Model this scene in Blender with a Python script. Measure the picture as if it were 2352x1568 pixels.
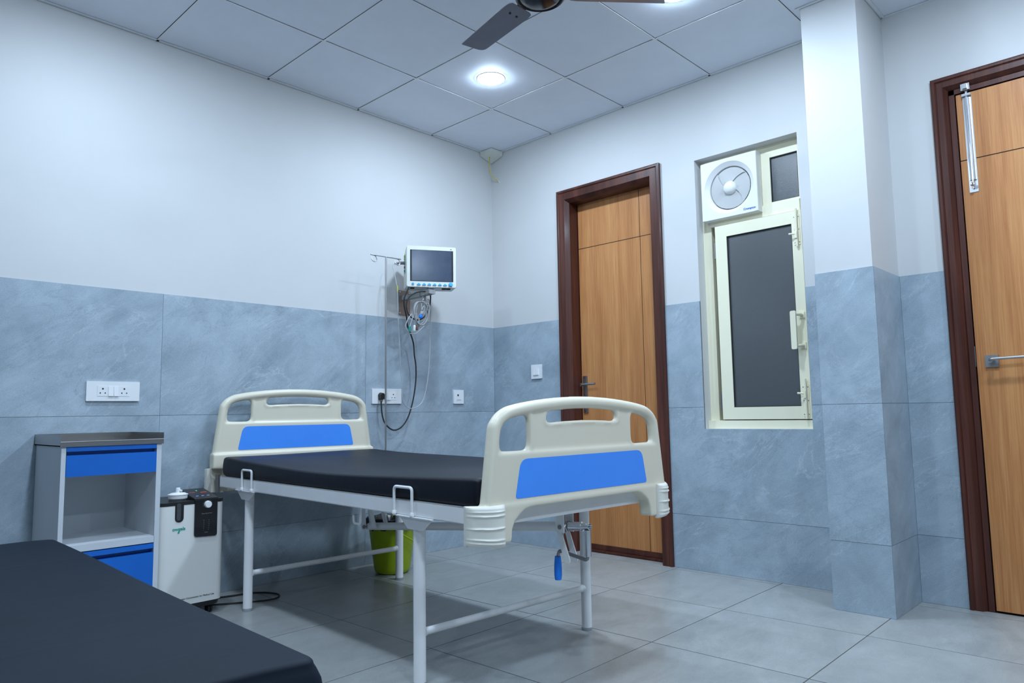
import bpy, bmesh, math, random
from mathutils import Vector, Matrix
random.seed(7)
D = bpy.data
SC = bpy.context.scene
for o in list(D.objects): D.objects.remove(o)
COL = SC.collection
R = math.radians
PI = math.pi

# ------------------------------------------------------------------ camera
def set_camera():
    yaw, pit, rol = R(43.7646), R(5.6987), R(-0.9143)
    f = Vector((math.cos(yaw)*math.cos(pit), math.sin(yaw)*math.cos(pit), math.sin(pit)))
    rt = Vector((math.sin(yaw), -math.cos(yaw), 0)); up = rt.cross(f)
    r2 = math.cos(rol)*rt + math.sin(rol)*up; u2 = -math.sin(rol)*rt + math.cos(rol)*up
    cd = D.cameras.new('camera'); cd.sensor_width = 36; cd.lens = 36*1658.33/2352; cd.clip_start = .02
    co = D.objects.new('camera', cd); COL.objects.link(co)
    m = Matrix((r2, u2, -f)).transposed().to_4x4(); m.translation = Vector((-3.6668, -3.6942, .8812))
    co.matrix_world = m
    SC.camera = co
set_camera()
# ------------------------------------------------------------------ world, exposure, lamps' common values
w = D.worlds.new('world'); SC.world = w; w.use_nodes = True
w.node_tree.nodes['Background'].inputs[0].default_value = (.05, .06, .08, 1)
w.node_tree.nodes['Background'].inputs[1].default_value = .2
vs = SC.view_settings
vs.view_transform = 'Standard'; vs.look = 'None'; vs.gamma = 1.0; vs.use_curve_mapping = False
vs.exposure = 0.0
LAMP_COL = (.640, .808, 1.0)
LAMP_STRENGTH = 378.0
LAMP_R = .075
LAMP_SPOTS = [(-.875, -.886), (-.875, -2.086), (-.875, -3.286), (-2.675, -.886), (-2.675, -2.086), (-2.675, -3.286), (-4.475, -3.286), (-.875, -4.486), (-2.675, -4.486)]  # last three are added, unseen fill lamps for left-facing and near-facing sides

H = 2.788                     # ceiling height
XB, YB = -7.4, -6.9         # far sides of the room behind the camera

# ------------------------------------------------------------------ materials
M = {}
def new_mat(name):
    m = D.materials.new(name); m.use_nodes = True
    nt = m.node_tree; b = nt.nodes['Principled BSDF']
    M[name] = m
    return m, nt, b
def setp(b, col=None, rough=None, metal=None, spec=None, trans=None, ior=None, coat=None, emis=None, es=None, sheen=None):
    I = b.inputs
    if col is not None: I['Base Color'].default_value = (*col, 1)
    if rough is not None: I['Roughness'].default_value = rough
    if metal is not None: I['Metallic'].default_value = metal
    if spec is not None: I['Specular IOR Level'].default_value = spec
    if trans is not None: I['Transmission Weight'].default_value = trans
    if ior is not None: I['IOR'].default_value = ior
    if coat is not None: I['Coat Weight'].default_value = coat; I['Coat Roughness'].default_value = .15
    if emis is not None: I['Emission Color'].default_value = (*emis, 1); I['Emission Strength'].default_value = es
def N(nt, t, **kw):
    n = nt.nodes.new(t)
    for k, v in kw.items(): setattr(n, k, v)
    return n
def coords(nt, scale=(1, 1, 1), rot=(0, 0, 0), rnd=0.0):
    tc = N(nt, 'ShaderNodeTexCoord'); mp = N(nt, 'ShaderNodeMapping')
    mp.inputs['Scale'].default_value = scale; mp.inputs['Rotation'].default_value = rot
    src = tc.outputs['Object']
    if rnd:
        oi = N(nt, 'ShaderNodeObjectInfo'); mu = N(nt, 'ShaderNodeMath', operation='MULTIPLY'); mu.inputs[1].default_value = rnd
        nt.links.new(oi.outputs['Random'], mu.inputs[0])
        ad = N(nt, 'ShaderNodeVectorMath', operation='ADD')
        nt.links.new(src, ad.inputs[0]); nt.links.new(mu.outputs[0], ad.inputs[1]); src = ad.outputs[0]
    nt.links.new(src, mp.inputs['Vector'])
    return mp.outputs[0]
def noise(nt, vec, scale, detail=4, rough=.55, dist=0, kind=None):
    n = N(nt, 'ShaderNodeTexNoise')
    if kind: n.noise_type = kind
    n.inputs['Scale'].default_value = scale; n.inputs['Detail'].default_value = detail
    n.inputs['Roughness'].default_value = rough; n.inputs['Distortion'].default_value = dist
    nt.links.new(vec, n.inputs['Vector'])
    return n.outputs[0]
def ramp(nt, fac, stops):
    r = N(nt, 'ShaderNodeValToRGB'); e = r.color_ramp.elements
    while len(e) < len(stops): e.new(.5)
    for k, (p, c) in enumerate(stops):
        e[k].position = p; e[k].color = (*c, 1) if len(c) == 3 else c
    nt.links.new(fac, r.inputs[0])
    return r.outputs[0]
def mix(nt, fac, a, b, mode='MIX'):
    m = N(nt, 'ShaderNodeMix', data_type='RGBA', blend_type=mode)
    if isinstance(fac, (int, float)): m.inputs[0].default_value = fac
    else: nt.links.new(fac, m.inputs[0])
    for s, v in ((6, a), (7, b)):
        if isinstance(v, tuple): m.inputs[s].default_value = (*v, 1)
        else: nt.links.new(v, m.inputs[s])
    return m.outputs[2]
def bump(nt, b, h, strength, dist=.002):
    n = N(nt, 'ShaderNodeBump'); n.inputs['Strength'].default_value = strength; n.inputs['Distance'].default_value = dist
    nt.links.new(h, n.inputs['Height']); nt.links.new(n.outputs[0], b.inputs['Normal'])
def simple(name, col, rough=.5, metal=0, var=.06, nscale=12, bstr=0, bscale=300, spec=None, coat=None):
    m, nt, b = new_mat(name); setp(b, col, rough, metal, spec, coat=coat)
    v = coords(nt); n = noise(nt, v, nscale, 3)
    lo = tuple(c*(1-var) for c in col); hi = tuple(min(1, c*(1+var)) for c in col)
    nt.links.new(ramp(nt, n, [(.3, lo), (.7, hi)]), b.inputs['Base Color'])
    if bstr: bump(nt, b, noise(nt, v, bscale, 2), bstr, .001)
    return m
def stone(name, dark, mid, light, vein, scale, rough, floor=False, ang=38, contrast=1.0):
    """marbled stone: cloudy patches and fine veins running diagonally; every tile differs"""
    m, nt, b = new_mat(name); setp(b, mid, rough, spec=.4)
    tc = N(nt, 'ShaderNodeTexCoord'); sp = N(nt, 'ShaderNodeSeparateXYZ'); nt.links.new(tc.outputs['Object'], sp.inputs[0])
    oi = N(nt, 'ShaderNodeObjectInfo'); mu = N(nt, 'ShaderNodeMath', operation='MULTIPLY'); mu.inputs[1].default_value = 40.0
    nt.links.new(oi.outputs['Random'], mu.inputs[0])
    cb = N(nt, 'ShaderNodeCombineXYZ')
    if floor:
        nt.links.new(sp.outputs[0], cb.inputs[0]); nt.links.new(sp.outputs[1], cb.inputs[1])
    else:
        su = N(nt, 'ShaderNodeMath', operation='SUBTRACT'); nt.links.new(sp.outputs[0], su.inputs[0]); nt.links.new(sp.outputs[1], su.inputs[1])
        nt.links.new(su.outputs[0], cb.inputs[0]); nt.links.new(sp.outputs[2], cb.inputs[1])
    nt.links.new(mu.outputs[0], cb.inputs[2])
    r1 = N(nt, 'ShaderNodeMapping'); r1.inputs['Rotation'].default_value = (0, 0, R(-ang)); nt.links.new(cb.outputs[0], r1.inputs['Vector'])
    s1 = N(nt, 'ShaderNodeMapping'); s1.inputs['Scale'].default_value = (1, 2.4, 1); nt.links.new(r1.outputs[0], s1.inputs['Vector'])
    v, v2 = cb.outputs[0], s1.outputs[0]
    cloud = noise(nt, v2, scale, 10, .70, 1.3)
    base = ramp(nt, cloud, [(.30, dark), (.5, mid), (.70, light)])
    blot = noise(nt, v, scale*3.2, 6, .6, .6)
    base = mix(nt, .30*contrast, base, ramp(nt, blot, [(.34, tuple(c*.72 for c in dark)), (.66, tuple(min(1, c*1.1) for c in light))]))
    k = .62*contrast; q = .40*contrast
    mask = ramp(nt, noise(nt, v, scale*1.3, 3), [(.40, (0, 0, 0)), (.60, (1, 1, 1))])
    n1 = noise(nt, v2, scale*.75, 8, .60, 1.4)
    line = ramp(nt, n1, [(.478, (0, 0, 0)), (.499, (.25*k, .25*k, .25*k)), (.503, (k, k, k)), (.508, (0, 0, 0))])
    c = mix(nt, mix(nt, 1.0, line, mask, 'MULTIPLY'), base, vein)
    n2 = noise(nt, v2, scale*1.05, 8, .62, 1.9)
    line2 = ramp(nt, n2, [(.42, (0, 0, 0)), (.447, (.5*q, .5*q, .5*q)), (.452, (q, q, q)), (.458, (0, 0, 0))])
    mask2 = ramp(nt, noise(nt, v, scale*1.1, 3, .5, .3), [(.42, (.15, .15, .15)), (.58, (1, 1, 1))])
    c = mix(nt, mix(nt, 1.0, line2, mask2, 'MULTIPLY'), c, tuple(x*.66 for x in dark))
    n3 = noise(nt, v2, scale*1.6, 8, .62, 1.5)
    line3 = ramp(nt, n3, [(.560, (0, 0, 0)), (.565, (.6*k, .6*k, .6*k)), (.570, (0, 0, 0))])
    c = mix(nt, mix(nt, 1.0, line3, mask, 'MULTIPLY'), c, vein)
    fine = noise(nt, v, 230, 3)
    c = mix(nt, .16, c, ramp(nt, fine, [(.3, (.2, .2, .2)), (.7, (.8, .8, .8))]), 'OVERLAY')
    nt.links.new(c, b.inputs['Base Color'])
    bump(nt, b, noise(nt, v, 90, 3), .06, .001)
    return m
def wood(name, dark, mid, light, rough, stretch=1.1, coat=None, figure=.5, bstr=.1):
    m, nt, b = new_mat(name); setp(b, mid, rough, coat=coat, spec=.35)
    v = coords(nt, (14, 14, stretch)); vf = coords(nt, (160, 160, 3.5)); vw = coords(nt, (6, 6, .5))
    a = ramp(nt, noise(nt, v, 1.0, 6, .6, figure), [(.30, dark), (.5, mid), (.72, light)])
    g = ramp(nt, noise(nt, vf, 1.0, 4, .6), [(.35, (.25, .25, .25)), (.65, (.75, .75, .75))])
    c = mix(nt, .55, a, g, 'SOFT_LIGHT')
    c = mix(nt, .25, c, ramp(nt, noise(nt, vw, 1.0, 3), [(.35, dark), (.65, light)]))
    nt.links.new(c, b.inputs['Base Color'])
    bump(nt, b, noise(nt, vf, 1.0, 4), bstr, .0006)
    return m

simple('wall_paint', (.635, .635, .63), .55, var=.015, nscale=3, bstr=.08, bscale=220)
simple('ceiling_panel', (.80, .84, .92), .6, var=.02, nscale=6, bstr=.1, bscale=400)
simple('ceiling_grid', (.80, .83, .86), .45, var=.02)
simple('plenum', (.05, .05, .05), .9)
stone('wall_tile', (.28, .345, .405), (.36, .435, .50), (.43, .51, .575), (.60, .66, .70), 1.7, .34)
stone('floor_tile', (.28, .29, .285), (.34, .35, .34), (.395, .405, .395), (.48, .485, .475), 2.0, .32, True, 8, .55)
simple('grout', (.20, .225, .25), .9, var=.15, nscale=40)
simple('floor_grout', (.15, .13, .11), .9, var=.2, nscale=30)
wood('oak_veneer', (.41, .155, .050), (.52, .215, .074), (.63, .30, .11), .42, .9, figure=.6)
wood('mahogany', (.040, .010, .006), (.078, .021, .013), (.145, .045, .028), .42, 1.0, coat=.12)
simple('groove_black', (.012, .012, .013), .6)
simple('cream_plastic', (.77, .71, .565), .34, var=.015, nscale=5, bstr=.04, bscale=500)
simple('cream_plastic_bumper', (.80, .77, .68), .40, var=.02, nscale=6, bstr=.05, bscale=420)
simple('panel_blue', (.066, .31, 1.0), .42, var=.03, nscale=9)
simple('white_enamel', (.82, .82, .82), .36, var=.025, nscale=14, bstr=.04, bscale=350)
simple('cabinet_enamel', (.62, .65, .68), .42, var=.02, nscale=10, bstr=.03, bscale=350)
simple('blue_enamel', (.004, .135, .56), .38, var=.05, nscale=7)
simple('black_plastic', (.012, .012, .013), .38, var=.1)
simple('black_gloss', (.006, .006, .008), .10, var=.1)
simple('black_rubber', (.018, .018, .018), .7)
simple('white_plastic', (.84, .84, .83), .35, var=.01)
simple('switch_white', (.83, .84, .85), .35, var=.01)
simple('arm_grey', (.36, .37, .38), .42, .25, var=.03)
simple('off_white_plastic', (.74, .745, .68), .42, var=.02, bstr=.04, bscale=600)
simple('concentrator_white', (.78, .77, .73), .38, var=.015, nscale=4)
simple('grey_plastic', (.20, .21, .22), .5)
simple('cable_grey', (.34, .35, .36), .5)
simple('cable_pale', (.42, .44, .46), .5)
simple('cable_yellow', (.62, .52, .08), .45)
simple('sky_blue_plastic', (.06, .45, .88), .4)
simple('grip_blue', (.004, .22, .88), .48, bstr=.1)
simple('text_green', (.0, .33, .26), .5)
simple('text_blue', (.02, .10, .55), .5)
simple('text_black', (.03, .03, .03), .5)
simple('text_grey', (.23, .24, .25), .5)
simple('terminal_green', (.02, .28, .22), .5)
simple('terminal_brown', (.14, .09, .06), .5)
simple('terminal_red', (.35, .03, .05), .5)
simple('terminal_yellow', (.55, .55, .12), .5)
simple('window_cream', (.90, .85, .64), .32, var=.012, nscale=5)
simple('bucket_green', (.36, .47, .006), .40, var=.05, nscale=9)
simple('bin_liner', (.01, .01, .012), .25, bstr=.8, bscale=60)
simple('fan_brown', (.24, .22, .245), .30, .4, var=.06)
simple('fan_dark', (.025, .020, .022), .18, .4)
simple('screen_frame', (.012, .015, .022), .35)
def metal(name, col, rough, aniso=(400, 400, 6), bs=.08):
    m, nt, b = new_mat(name); setp(b, col, rough, 1.0)
    v = coords(nt, aniso); n = noise(nt, v, 1, 3)
    nt.links.new(ramp(nt, n, [(.3, tuple(c*.9 for c in col)), (.7, col)]), b.inputs['Base Color'])
    bump(nt, b, n, bs, .0004)
    return m
metal('stainless', (.42, .40, .385), .27, (8, 300, 300))
metal('chrome', (.78, .78, .80), .13, (200, 200, 8), .03)
metal('satin_nickel', (.48, .48, .48), .36)
metal('aluminium', (.72, .73, .75), .28, (300, 300, 5))
metal('dark_steel', (.30, .30, .31), .42)
metal('bronze_plate', (.36, .31, .29), .45, (8, 200, 200))
def leather(name, col, rough, wr, spec=.3):
    m, nt, b = new_mat(name); setp(b, col, rough, spec=spec)
    v = coords(nt)
    n = noise(nt, v, 3, 4)
    nt.links.new(ramp(nt, n, [(.3, tuple(c*.85 for c in col)), (.7, tuple(c*1.15 for c in col))]), b.inputs['Base Color'])
    big = noise(nt, coords(nt, (1.2, 4, 1)), 1.6, 4, .5, .6); fine = noise(nt, v, 420, 2)
    mx = N(nt, 'ShaderNodeMath', operation='MULTIPLY_ADD'); mx.inputs[1].default_value = .03
    nt.links.new(fine, mx.inputs[0]); nt.links.new(big, mx.inputs[2])
    bump(nt, b, mx.outputs[0], wr, .02)
    return m
leather('black_leatherette', (.0035, .005, .011), .50, .14)
leather('navy_leatherette', (.003, .008, .016), .58, .10, .2)
def frosted():
    m, nt, b = new_mat('frosted_glass'); setp(b, (.075, .083, .088), .27, spec=.9)
    v = coords(nt)
    vo = N(nt, 'ShaderNodeTexVoronoi'); vo.inputs['Scale'].default_value = 620; nt.links.new(v, vo.inputs['Vector'])
    bump(nt, b, vo.outputs['Distance'], .35, .0012)
frosted()
def lcd():
    m, nt, b = new_mat('lcd_screen'); setp(b, (.055, .075, .12), .17, spec=.5)
    v = coords(nt); n = noise(nt, v, 9, 3)
    nt.links.new(ramp(nt, n, [(.3, (.045, .062, .10)), (.7, (.065, .088, .135))]), b.inputs['Base Color'])
lcd()
def clearish():
    m, nt, b = new_mat('smoky_bottle'); setp(b, (.05, .055, .06), .12, spec=.7)
    v = coords(nt); nt.links.new(ramp(nt, noise(nt, v, 60, 2), [(.3, (.04, .045, .05)), (.7, (.07, .075, .08))]), b.inputs['Base Color'])
clearish()
def emitter(name, col, s):
    m, nt, b = new_mat(name); setp(b, (.1, .1, .1), .5, emis=col, es=s)
emitter('lamp_glow', LAMP_COL, LAMP_STRENGTH)
emitter('led_red', (1, .05, .03), .5)
emitter('led_green', (.05, 1, .4), .7)
emitter('led_blue', (.25, .3, 1), .9)

# ------------------------------------------------------------------ mesh helpers
def link(o): COL.objects.link(o); return o
def finish(bm, name, mat, parent=None, smooth=True, angle=32, bevel=0, bseg=2):
    if bevel:
        es = [e for e in bm.edges if len(e.link_faces) == 2 and e.calc_face_angle(0) > R(35)]
        bmesh.ops.bevel(bm, geom=es, offset=bevel, segments=bseg, profile=.5, affect='EDGES', clamp_overlap=True)
    bmesh.ops.recalc_face_normals(bm, faces=bm.faces)
    me = D.meshes.new(name); bm.to_mesh(me); bm.free()
    return mesh_obj(me, name, mat, parent, smooth, angle)
def mesh_obj(me, name, mat, parent=None, smooth=True, angle=32):
    if smooth:
        for p in me.polygons: p.use_smooth = True
        try: me.set_sharp_from_angle(angle=R(angle))
        except Exception: pass
    me.materials.clear(); me.materials.append(M[mat])
    o = link(D.objects.new(name, me))
    if parent: o.parent = parent
    return o
def share(src, name, parent=None, loc=(0, 0, 0), rot=(0, 0, 0), mat=None):
    o = link(D.objects.new(name, src.data)); o.location = loc; o.rotation_euler = rot
    if parent: o.parent = parent
    return o
def thing(name, label, cat, loc=(0, 0, 0), rz=0, group=None, kind=None):
    o = link(D.objects.new(name, None)); o.location = loc; o.rotation_euler = (0, 0, rz); o.empty_display_size = .05
    return tag(o, label, cat, group, kind)
def tag(o, label=None, cat=None, group=None, kind=None):
    if label: o['label'] = label
    if cat: o['category'] = cat
    if group: o['group'] = group
    if kind: o['kind'] = kind
    return o
def BM(): return bmesh.new()
def box(bm, a, b):
    x0, y0, z0 = [min(p, q) for p, q in zip(a, b)]; x1, y1, z1 = [max(p, q) for p, q in zip(a, b)]
    v = [bm.verts.new(p) for p in ((x0, y0, z0), (x1, y0, z0), (x1, y1, z0), (x0, y1, z0), (x0, y0, z1), (x1, y0, z1), (x1, y1, z1), (x0, y1, z1))]
    for f in ((0, 3, 2, 1), (4, 5, 6, 7), (0, 1, 5, 4), (1, 2, 6, 5), (2, 3, 7, 6), (3, 0, 4, 7)): bm.faces.new([v[i] for i in f])
    return bm
def basis(d):
    d = Vector(d).normalized(); h = Vector((0, 0, 1)) if abs(d.z) < .9 else Vector((1, 0, 0))
    a = d.cross(h).normalized(); return a, d.cross(a).normalized()
def cyl(bm, p0, p1, r0, r1=None, seg=20, cap=True):
    r1 = r0 if r1 is None else r1
    p0, p1 = Vector(p0), Vector(p1); a, b = basis(p1-p0)
    c = [(math.cos(2*PI*k/seg), math.sin(2*PI*k/seg)) for k in range(seg)]
    A = [bm.verts.new(p0+(a*x+b*y)*r0) for x, y in c]; B = [bm.verts.new(p1+(a*x+b*y)*r1) for x, y in c]
    for k in range(seg): bm.faces.new((A[k], A[(k+1) % seg], B[(k+1) % seg], B[k]))
    if cap: bm.faces.new(A[::-1]); bm.faces.new(B)
    return bm
def lathe(bm, prof, origin=(0, 0, 0), axis=(0, 0, 1), seg=28, close=True):
    o = Vector(origin); ax = Vector(axis).normalized(); a, b = basis(ax)
    rings = []
    for r, h in prof:
        if r < 1e-6: rings.append([bm.verts.new(o+ax*h)])
        else: rings.append([bm.verts.new(o+ax*h+(a*math.cos(2*PI*k/seg)+b*math.sin(2*PI*k/seg))*r) for k in range(seg)])
    for P, Q in zip(rings, rings[1:]):
        for k in range(seg):
            k2 = (k+1) % seg
            if len(P) == 1 and len(Q) == 1: continue
            if len(P) == 1: bm.faces.new((P[0], Q[k2], Q[k]))
            elif len(Q) == 1: bm.faces.new((P[k], P[k2], Q[0]))
            else: bm.faces.new((P[k], P[k2], Q[k2], Q[k]))
    if close:
        if len(rings[0]) > 1: bm.faces.new(rings[0][::-1])
        if len(rings[-1]) > 1: bm.faces.new(rings[-1])
    return bm
def smooth_path(pts, n=6, closed=False):
    P = [Vector(p) for p in pts]; out = []
    L = len(P); rng = range(L) if closed else range(L-1)
    for i in rng:
        p1, p2 = P[i], P[(i+1) % L]
        p0 = P[i-1] if (i > 0 or closed) else p1; p3 = P[(i+2) % L] if (i+2 < L or closed) else p2
        for k in range(n):
            t = k/n
            out.append(.5*((2*p1)+(p2-p0)*t+(2*p0-5*p1+4*p2-p3)*t*t+(3*p1-p0-3*p2+p3)*t**3))
    if not closed: out.append(P[-1])
    return out
def tube(bm, pts, r, seg=10, closed=False, r2=None, ref=None):
    P = [Vector(p) for p in pts]; L = len(P); rings = []; prev = None
    for i in range(L):
        if closed: d = P[(i+1) % L]-P[i-1]
        else: d = P[min(i+1, L-1)]-P[max(i-1, 0)]
        d.normalize()
        if ref is not None:
            a = Vector(ref) - d*d.dot(Vector(ref)); a.normalize()
        elif prev is None: a, _ = basis(d)
        else:
            a = prev-d*prev.dot(d); a.normalize()
        prev = a; b = d.cross(a)
        rr = r[i] if isinstance(r, (list, tuple)) else r
        rb = rr if r2 is None else r2
        rings.append([bm.verts.new(P[i]+a*math.cos(2*PI*k/seg)*rr+b*math.sin(2*PI*k/seg)*rb) for k in range(seg)])
    pairs = list(zip(rings, rings[1:]))
    if closed: pairs.append((rings[-1], rings[0]))
    for A, B in pairs:
        for k in range(seg): bm.faces.new((A[k], A[(k+1) % seg], B[(k+1) % seg], B[k]))
    if not closed: bm.faces.new(rings[0][::-1]); bm.faces.new(rings[-1])
    return bm
def prism(bm, poly, f0, f1):
    """poly of 2-D points; f0/f1 map a 2-D point to 3-D on the two faces"""
    A = [bm.verts.new(f0(*p)) for p in poly]; B = [bm.verts.new(f1(*p)) for p in poly]
    n = len(poly)
    for k in range(n): bm.faces.new((A[k], A[(k+1) % n], B[(k+1) % n], B[k]))
    bm.faces.new(A[::-1]); bm.faces.new(B)
    return bm
def round_rect(x0, y0, x1, y1, r, n=5):
    out = []
    for cx, cy, a0 in ((x1-r, y1-r, 0), (x0+r, y1-r, 90), (x0+r, y0+r, 180), (x1-r, y0+r, 270)):
        for k in range(n+1):
            a = R(a0+90*k/n); out.append((cx+r*math.cos(a), cy+r*math.sin(a)))
    return out
def round_poly(pts, r, n=4):
    out = []; L = len(pts)
    for i in range(L):
        p0, p1, p2 = Vector(pts[i-1]), Vector(pts[i]), Vector(pts[(i+1) % L])
        rr = r[i] if isinstance(r, (list, tuple)) else r
        a = p1+(p0-p1).normalized()*min(rr, (p0-p1).length*.49); c = p1+(p2-p1).normalized()*min(rr, (p2-p1).length*.49)
        for k in range(n+1):
            t = k/n; q = a*(1-t)**2+p1*2*t*(1-t)+c*t*t; out.append((q.x, q.y))
    return out
def text_mesh(s, size, ext=.0004, align='CENTER', bold=0):
    cu = D.curves.new('lettering', 'FONT'); cu.body = s; cu.size = size; cu.extrude = ext; cu.align_x = align; cu.align_y = 'CENTER'; cu.offset = bold
    cu.resolution_u = 3
    o = link(D.objects.new('lettering', cu)); bpy.context.view_layer.update()
    me = D.meshes.new_from_object(o.evaluated_get(bpy.context.evaluated_depsgraph_get()))
    D.objects.remove(o); D.curves.remove(cu)
    return me
def lettering(name, s, size, mat, parent, loc, xdir, ydir, ext=.0004, align='CENTER', bold=0):
    """flat letters; xdir = reading direction, ydir = up"""
    me = text_mesh(s, size, ext, align, bold)
    o = mesh_obj(me, name, mat, parent, smooth=False)
    x, y = Vector(xdir).normalized(), Vector(ydir).normalized(); z = x.cross(y)
    m = Matrix((x, y, z)).transposed().to_4x4(); m.translation = Vector(loc)
    o.matrix_local = m
    return o
def eval_mesh(bm, mods, name):
    me = D.meshes.new(name); bmesh.ops.recalc_face_normals(bm, faces=bm.faces); bm.to_mesh(me); bm.free()
    o = link(D.objects.new(name, me))
    for t, kw in mods:
        md = o.modifiers.new(t, t)
        for k, v in kw.items(): setattr(md, k, v)
    bpy.context.view_layer.update()
    out = D.meshes.new_from_object(o.evaluated_get(bpy.context.evaluated_depsgraph_get()))
    D.objects.remove(o); D.meshes.remove(me)
    return out
def clip(poly, x0, x1, y0, y1):
    def cut(P, ax, lim, sgn):
        out = []
        for i in range(len(P)):
            a, b = P[i-1], P[i]; da, db = (a[ax]-lim)*sgn, (b[ax]-lim)*sgn
            if (da <= 0) != (db <= 0):
                t = da/(da-db); out.append(tuple(a[k]+(b[k]-a[k])*t for k in (0, 1)))
            if db <= 0: out.append(b)
        return out
    for ax, lim, sg in ((0, x0, -1), (0, x1, 1), (1, y0, -1), (1, y1, 1)):
        if len(poly) < 3: return []
        poly = cut(poly, ax, lim, sg)
    return poly
def area2(P): return abs(sum(P[i-1][0]*P[i][1]-P[i][0]*P[i-1][1] for i in range(len(P))))/2

# ================================================================== SETTING
# ------------------------------------------------------------------ floor
bm = box(BM(), (XB-.1, YB-.1, -.12), (.2, .1, -.0022))
floor = tag(finish(bm, 'floor', 'floor_grout', smooth=False), 'grey stone-look tiled floor of the ward', 'floor', kind='structure')
TH, TP, TX, TY = -.017756, .5978, .66682, .27585
full = None
for i in range(-3, 13):
    for j in range(-2, 13):
        def corner(a, b):
            return (-(TX+TP*a*math.cos(TH)+TP*b*math.sin(TH)), -(TY+TP*b*math.cos(TH)-TP*a*math.sin(TH)))
        g = .0022/TP
        P = [corner(i+g, j+g), corner(i+1-g, j+g), corner(i+1-g, j+1-g), corner(i+g, j+1-g)]
        Q = clip(P, XB, .06, YB, 0)
        if len(Q) < 3 or area2(Q) < .0008: continue
        c = corner(i+.5, j+.5)
        if abs(area2(Q)-area2(P)) < 1e-6 and full is not None:
            o = share(full, 'floor_tile', floor); o.location = (c[0], c[1], 0); continue
        bm = prism(BM(), [(x-c[0], y-c[1]) for x, y in Q], lambda x, y: (x, y, -.010), lambda x, y: (x, y, 0))
        o = finish(bm, 'floor_tile', 'floor_tile', floor, bevel=.0008, bseg=1); o.location = (c[0], c[1], 0)
        if abs(area2(Q)-area2(P)) < 1e-6: full = o

# ------------------------------------------------------------------ ceiling
bm = box(BM(), (XB-.1, YB-.1, H+.035), (.2, .1, H+.12))
ceiling = tag(finish(bm, 'ceiling', 'plenum', smooth=False), 'suspended white ceiling of square lay-in panels in a metal grid', 'ceiling', kind='structure')
gx = [-(.5748+.6*i) for i in range(14) if -(.5748+.6*i) > XB]; gy = [-(.5861+.6*j) for j in range(14) if -(.5861+.6*j) > YB]
xs = [.06]+gx+[XB]; ys = [.0]+gy+[YB]
full = None
for i in range(len(xs)-1):
    for j in range(len(ys)-1):
        x1, x0, y1, y0 = xs[i]-.0085, xs[i+1]+.0085, ys[j]-.0085, ys[j+1]+.0085
        c = ((x0+x1)/2, (y0+y1)/2); isfull = 0 < i < len(xs)-2 and 0 < j < len(ys)-2
        if isfull and full: share(full, 'ceiling_panel', ceiling, (*c, H)); continue
        bm = box(BM(), (x0-c[0], y0-c[1], .003), (x1-c[0], y1-c[1], .018))
        o = finish(bm, 'ceiling_panel', 'ceiling_panel', ceiling, bevel=.002, bseg=1); o.location = (*c, H)
        if isfull: full = o
def grid_bar(a, b):
    bm = box(BM(), (*a, H-.001), (*b, H+.0015))
    finish(bm, 'grid_bar', 'ceiling_grid', ceiling, bevel=.0005, bseg=1)
for x in gx: grid_bar((x-.0062, YB), (x+.0062, 0))
for y in gy:
    ends = [.06]+gx+[XB]                                  # cross tees run between the main bars
    for a, b in zip(ends, ends[1:]): grid_bar((b+.0065, y-.0062), (a-.0065, y+.0062))
grid_bar((XB, -.016), (0, 0)); grid_bar((-.016, -2.43), (0, -.016)); grid_bar((.044, YB), (.06, -2.69))
grid_bar((XB, YB), (XB+.016, -.016)); grid_bar((XB+.016, YB), (.044, YB+.016))
grid_bar((-.334, -2.70), (-.32, -2.415)); grid_bar((-.32, -2.70), (.044, -2.685)); grid_bar((-.32, -2.43), (-.016, -2.415))

# ------------------------------------------------------------------ walls
DADO = 1.5
def wall(name, label, boxes):
    bm = BM()
    for a, b in boxes: box(bm, a, b)
    return tag(finish(bm, name, 'wall_paint', smooth=False), label, 'wall', kind='structure')
TT = .007   # tile thickness
def tiles(parent, polys, f, depth_dir):
    """polys in (along, z); f maps (along,z,depth) to world, depth>0 = into the wall"""
    for P in polys:
        xs_, zs_ = [p[0] for p in P], [p[1] for p in P]
        cx, cz = sum(xs_)/len(xs_), sum(zs_)/len(zs_)
        g = .0008
        Q = []
        L = len(P)
        # inset orthogonal polygon
        sgn = 1 if sum(P[i-1][0]*P[i][1]-P[i][0]*P[i-1][1] for i in range(L)) > 0 else -1
        for i in range(L):
            p0, p1, p2 = Vector(P[i-1]), Vector(P[i]), Vector(P[(i+1) % L])
            d0, d1 = (p1-p0).normalized(), (p2-p1).normalized()
            n0 = Vector((-d0.y, d0.x))*sgn; n1 = Vector((-d1.y, d1.x))*sgn
            q = p1+(n0+n1)*g; Q.append((q.x, q.y))
        bm = prism(BM(), Q, lambda a, z: f(a, z, TT), lambda a, z: f(a, z, 0))
        finish(bm, 'wall_tile', 'wall_tile', parent, bevel=.0006, bseg=1)
def backing(parent, a, b):
    finish(box(BM(), a, b), 'tile_backing', 'grout', parent, smooth=False)
def rect(a0, a1, z0, z1): return [(a0, z0), (a1, z0), (a1, z1), (a0, z1)]
ROWS = [(0, .3), (.3, .9), (.9, 1.5)]

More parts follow.
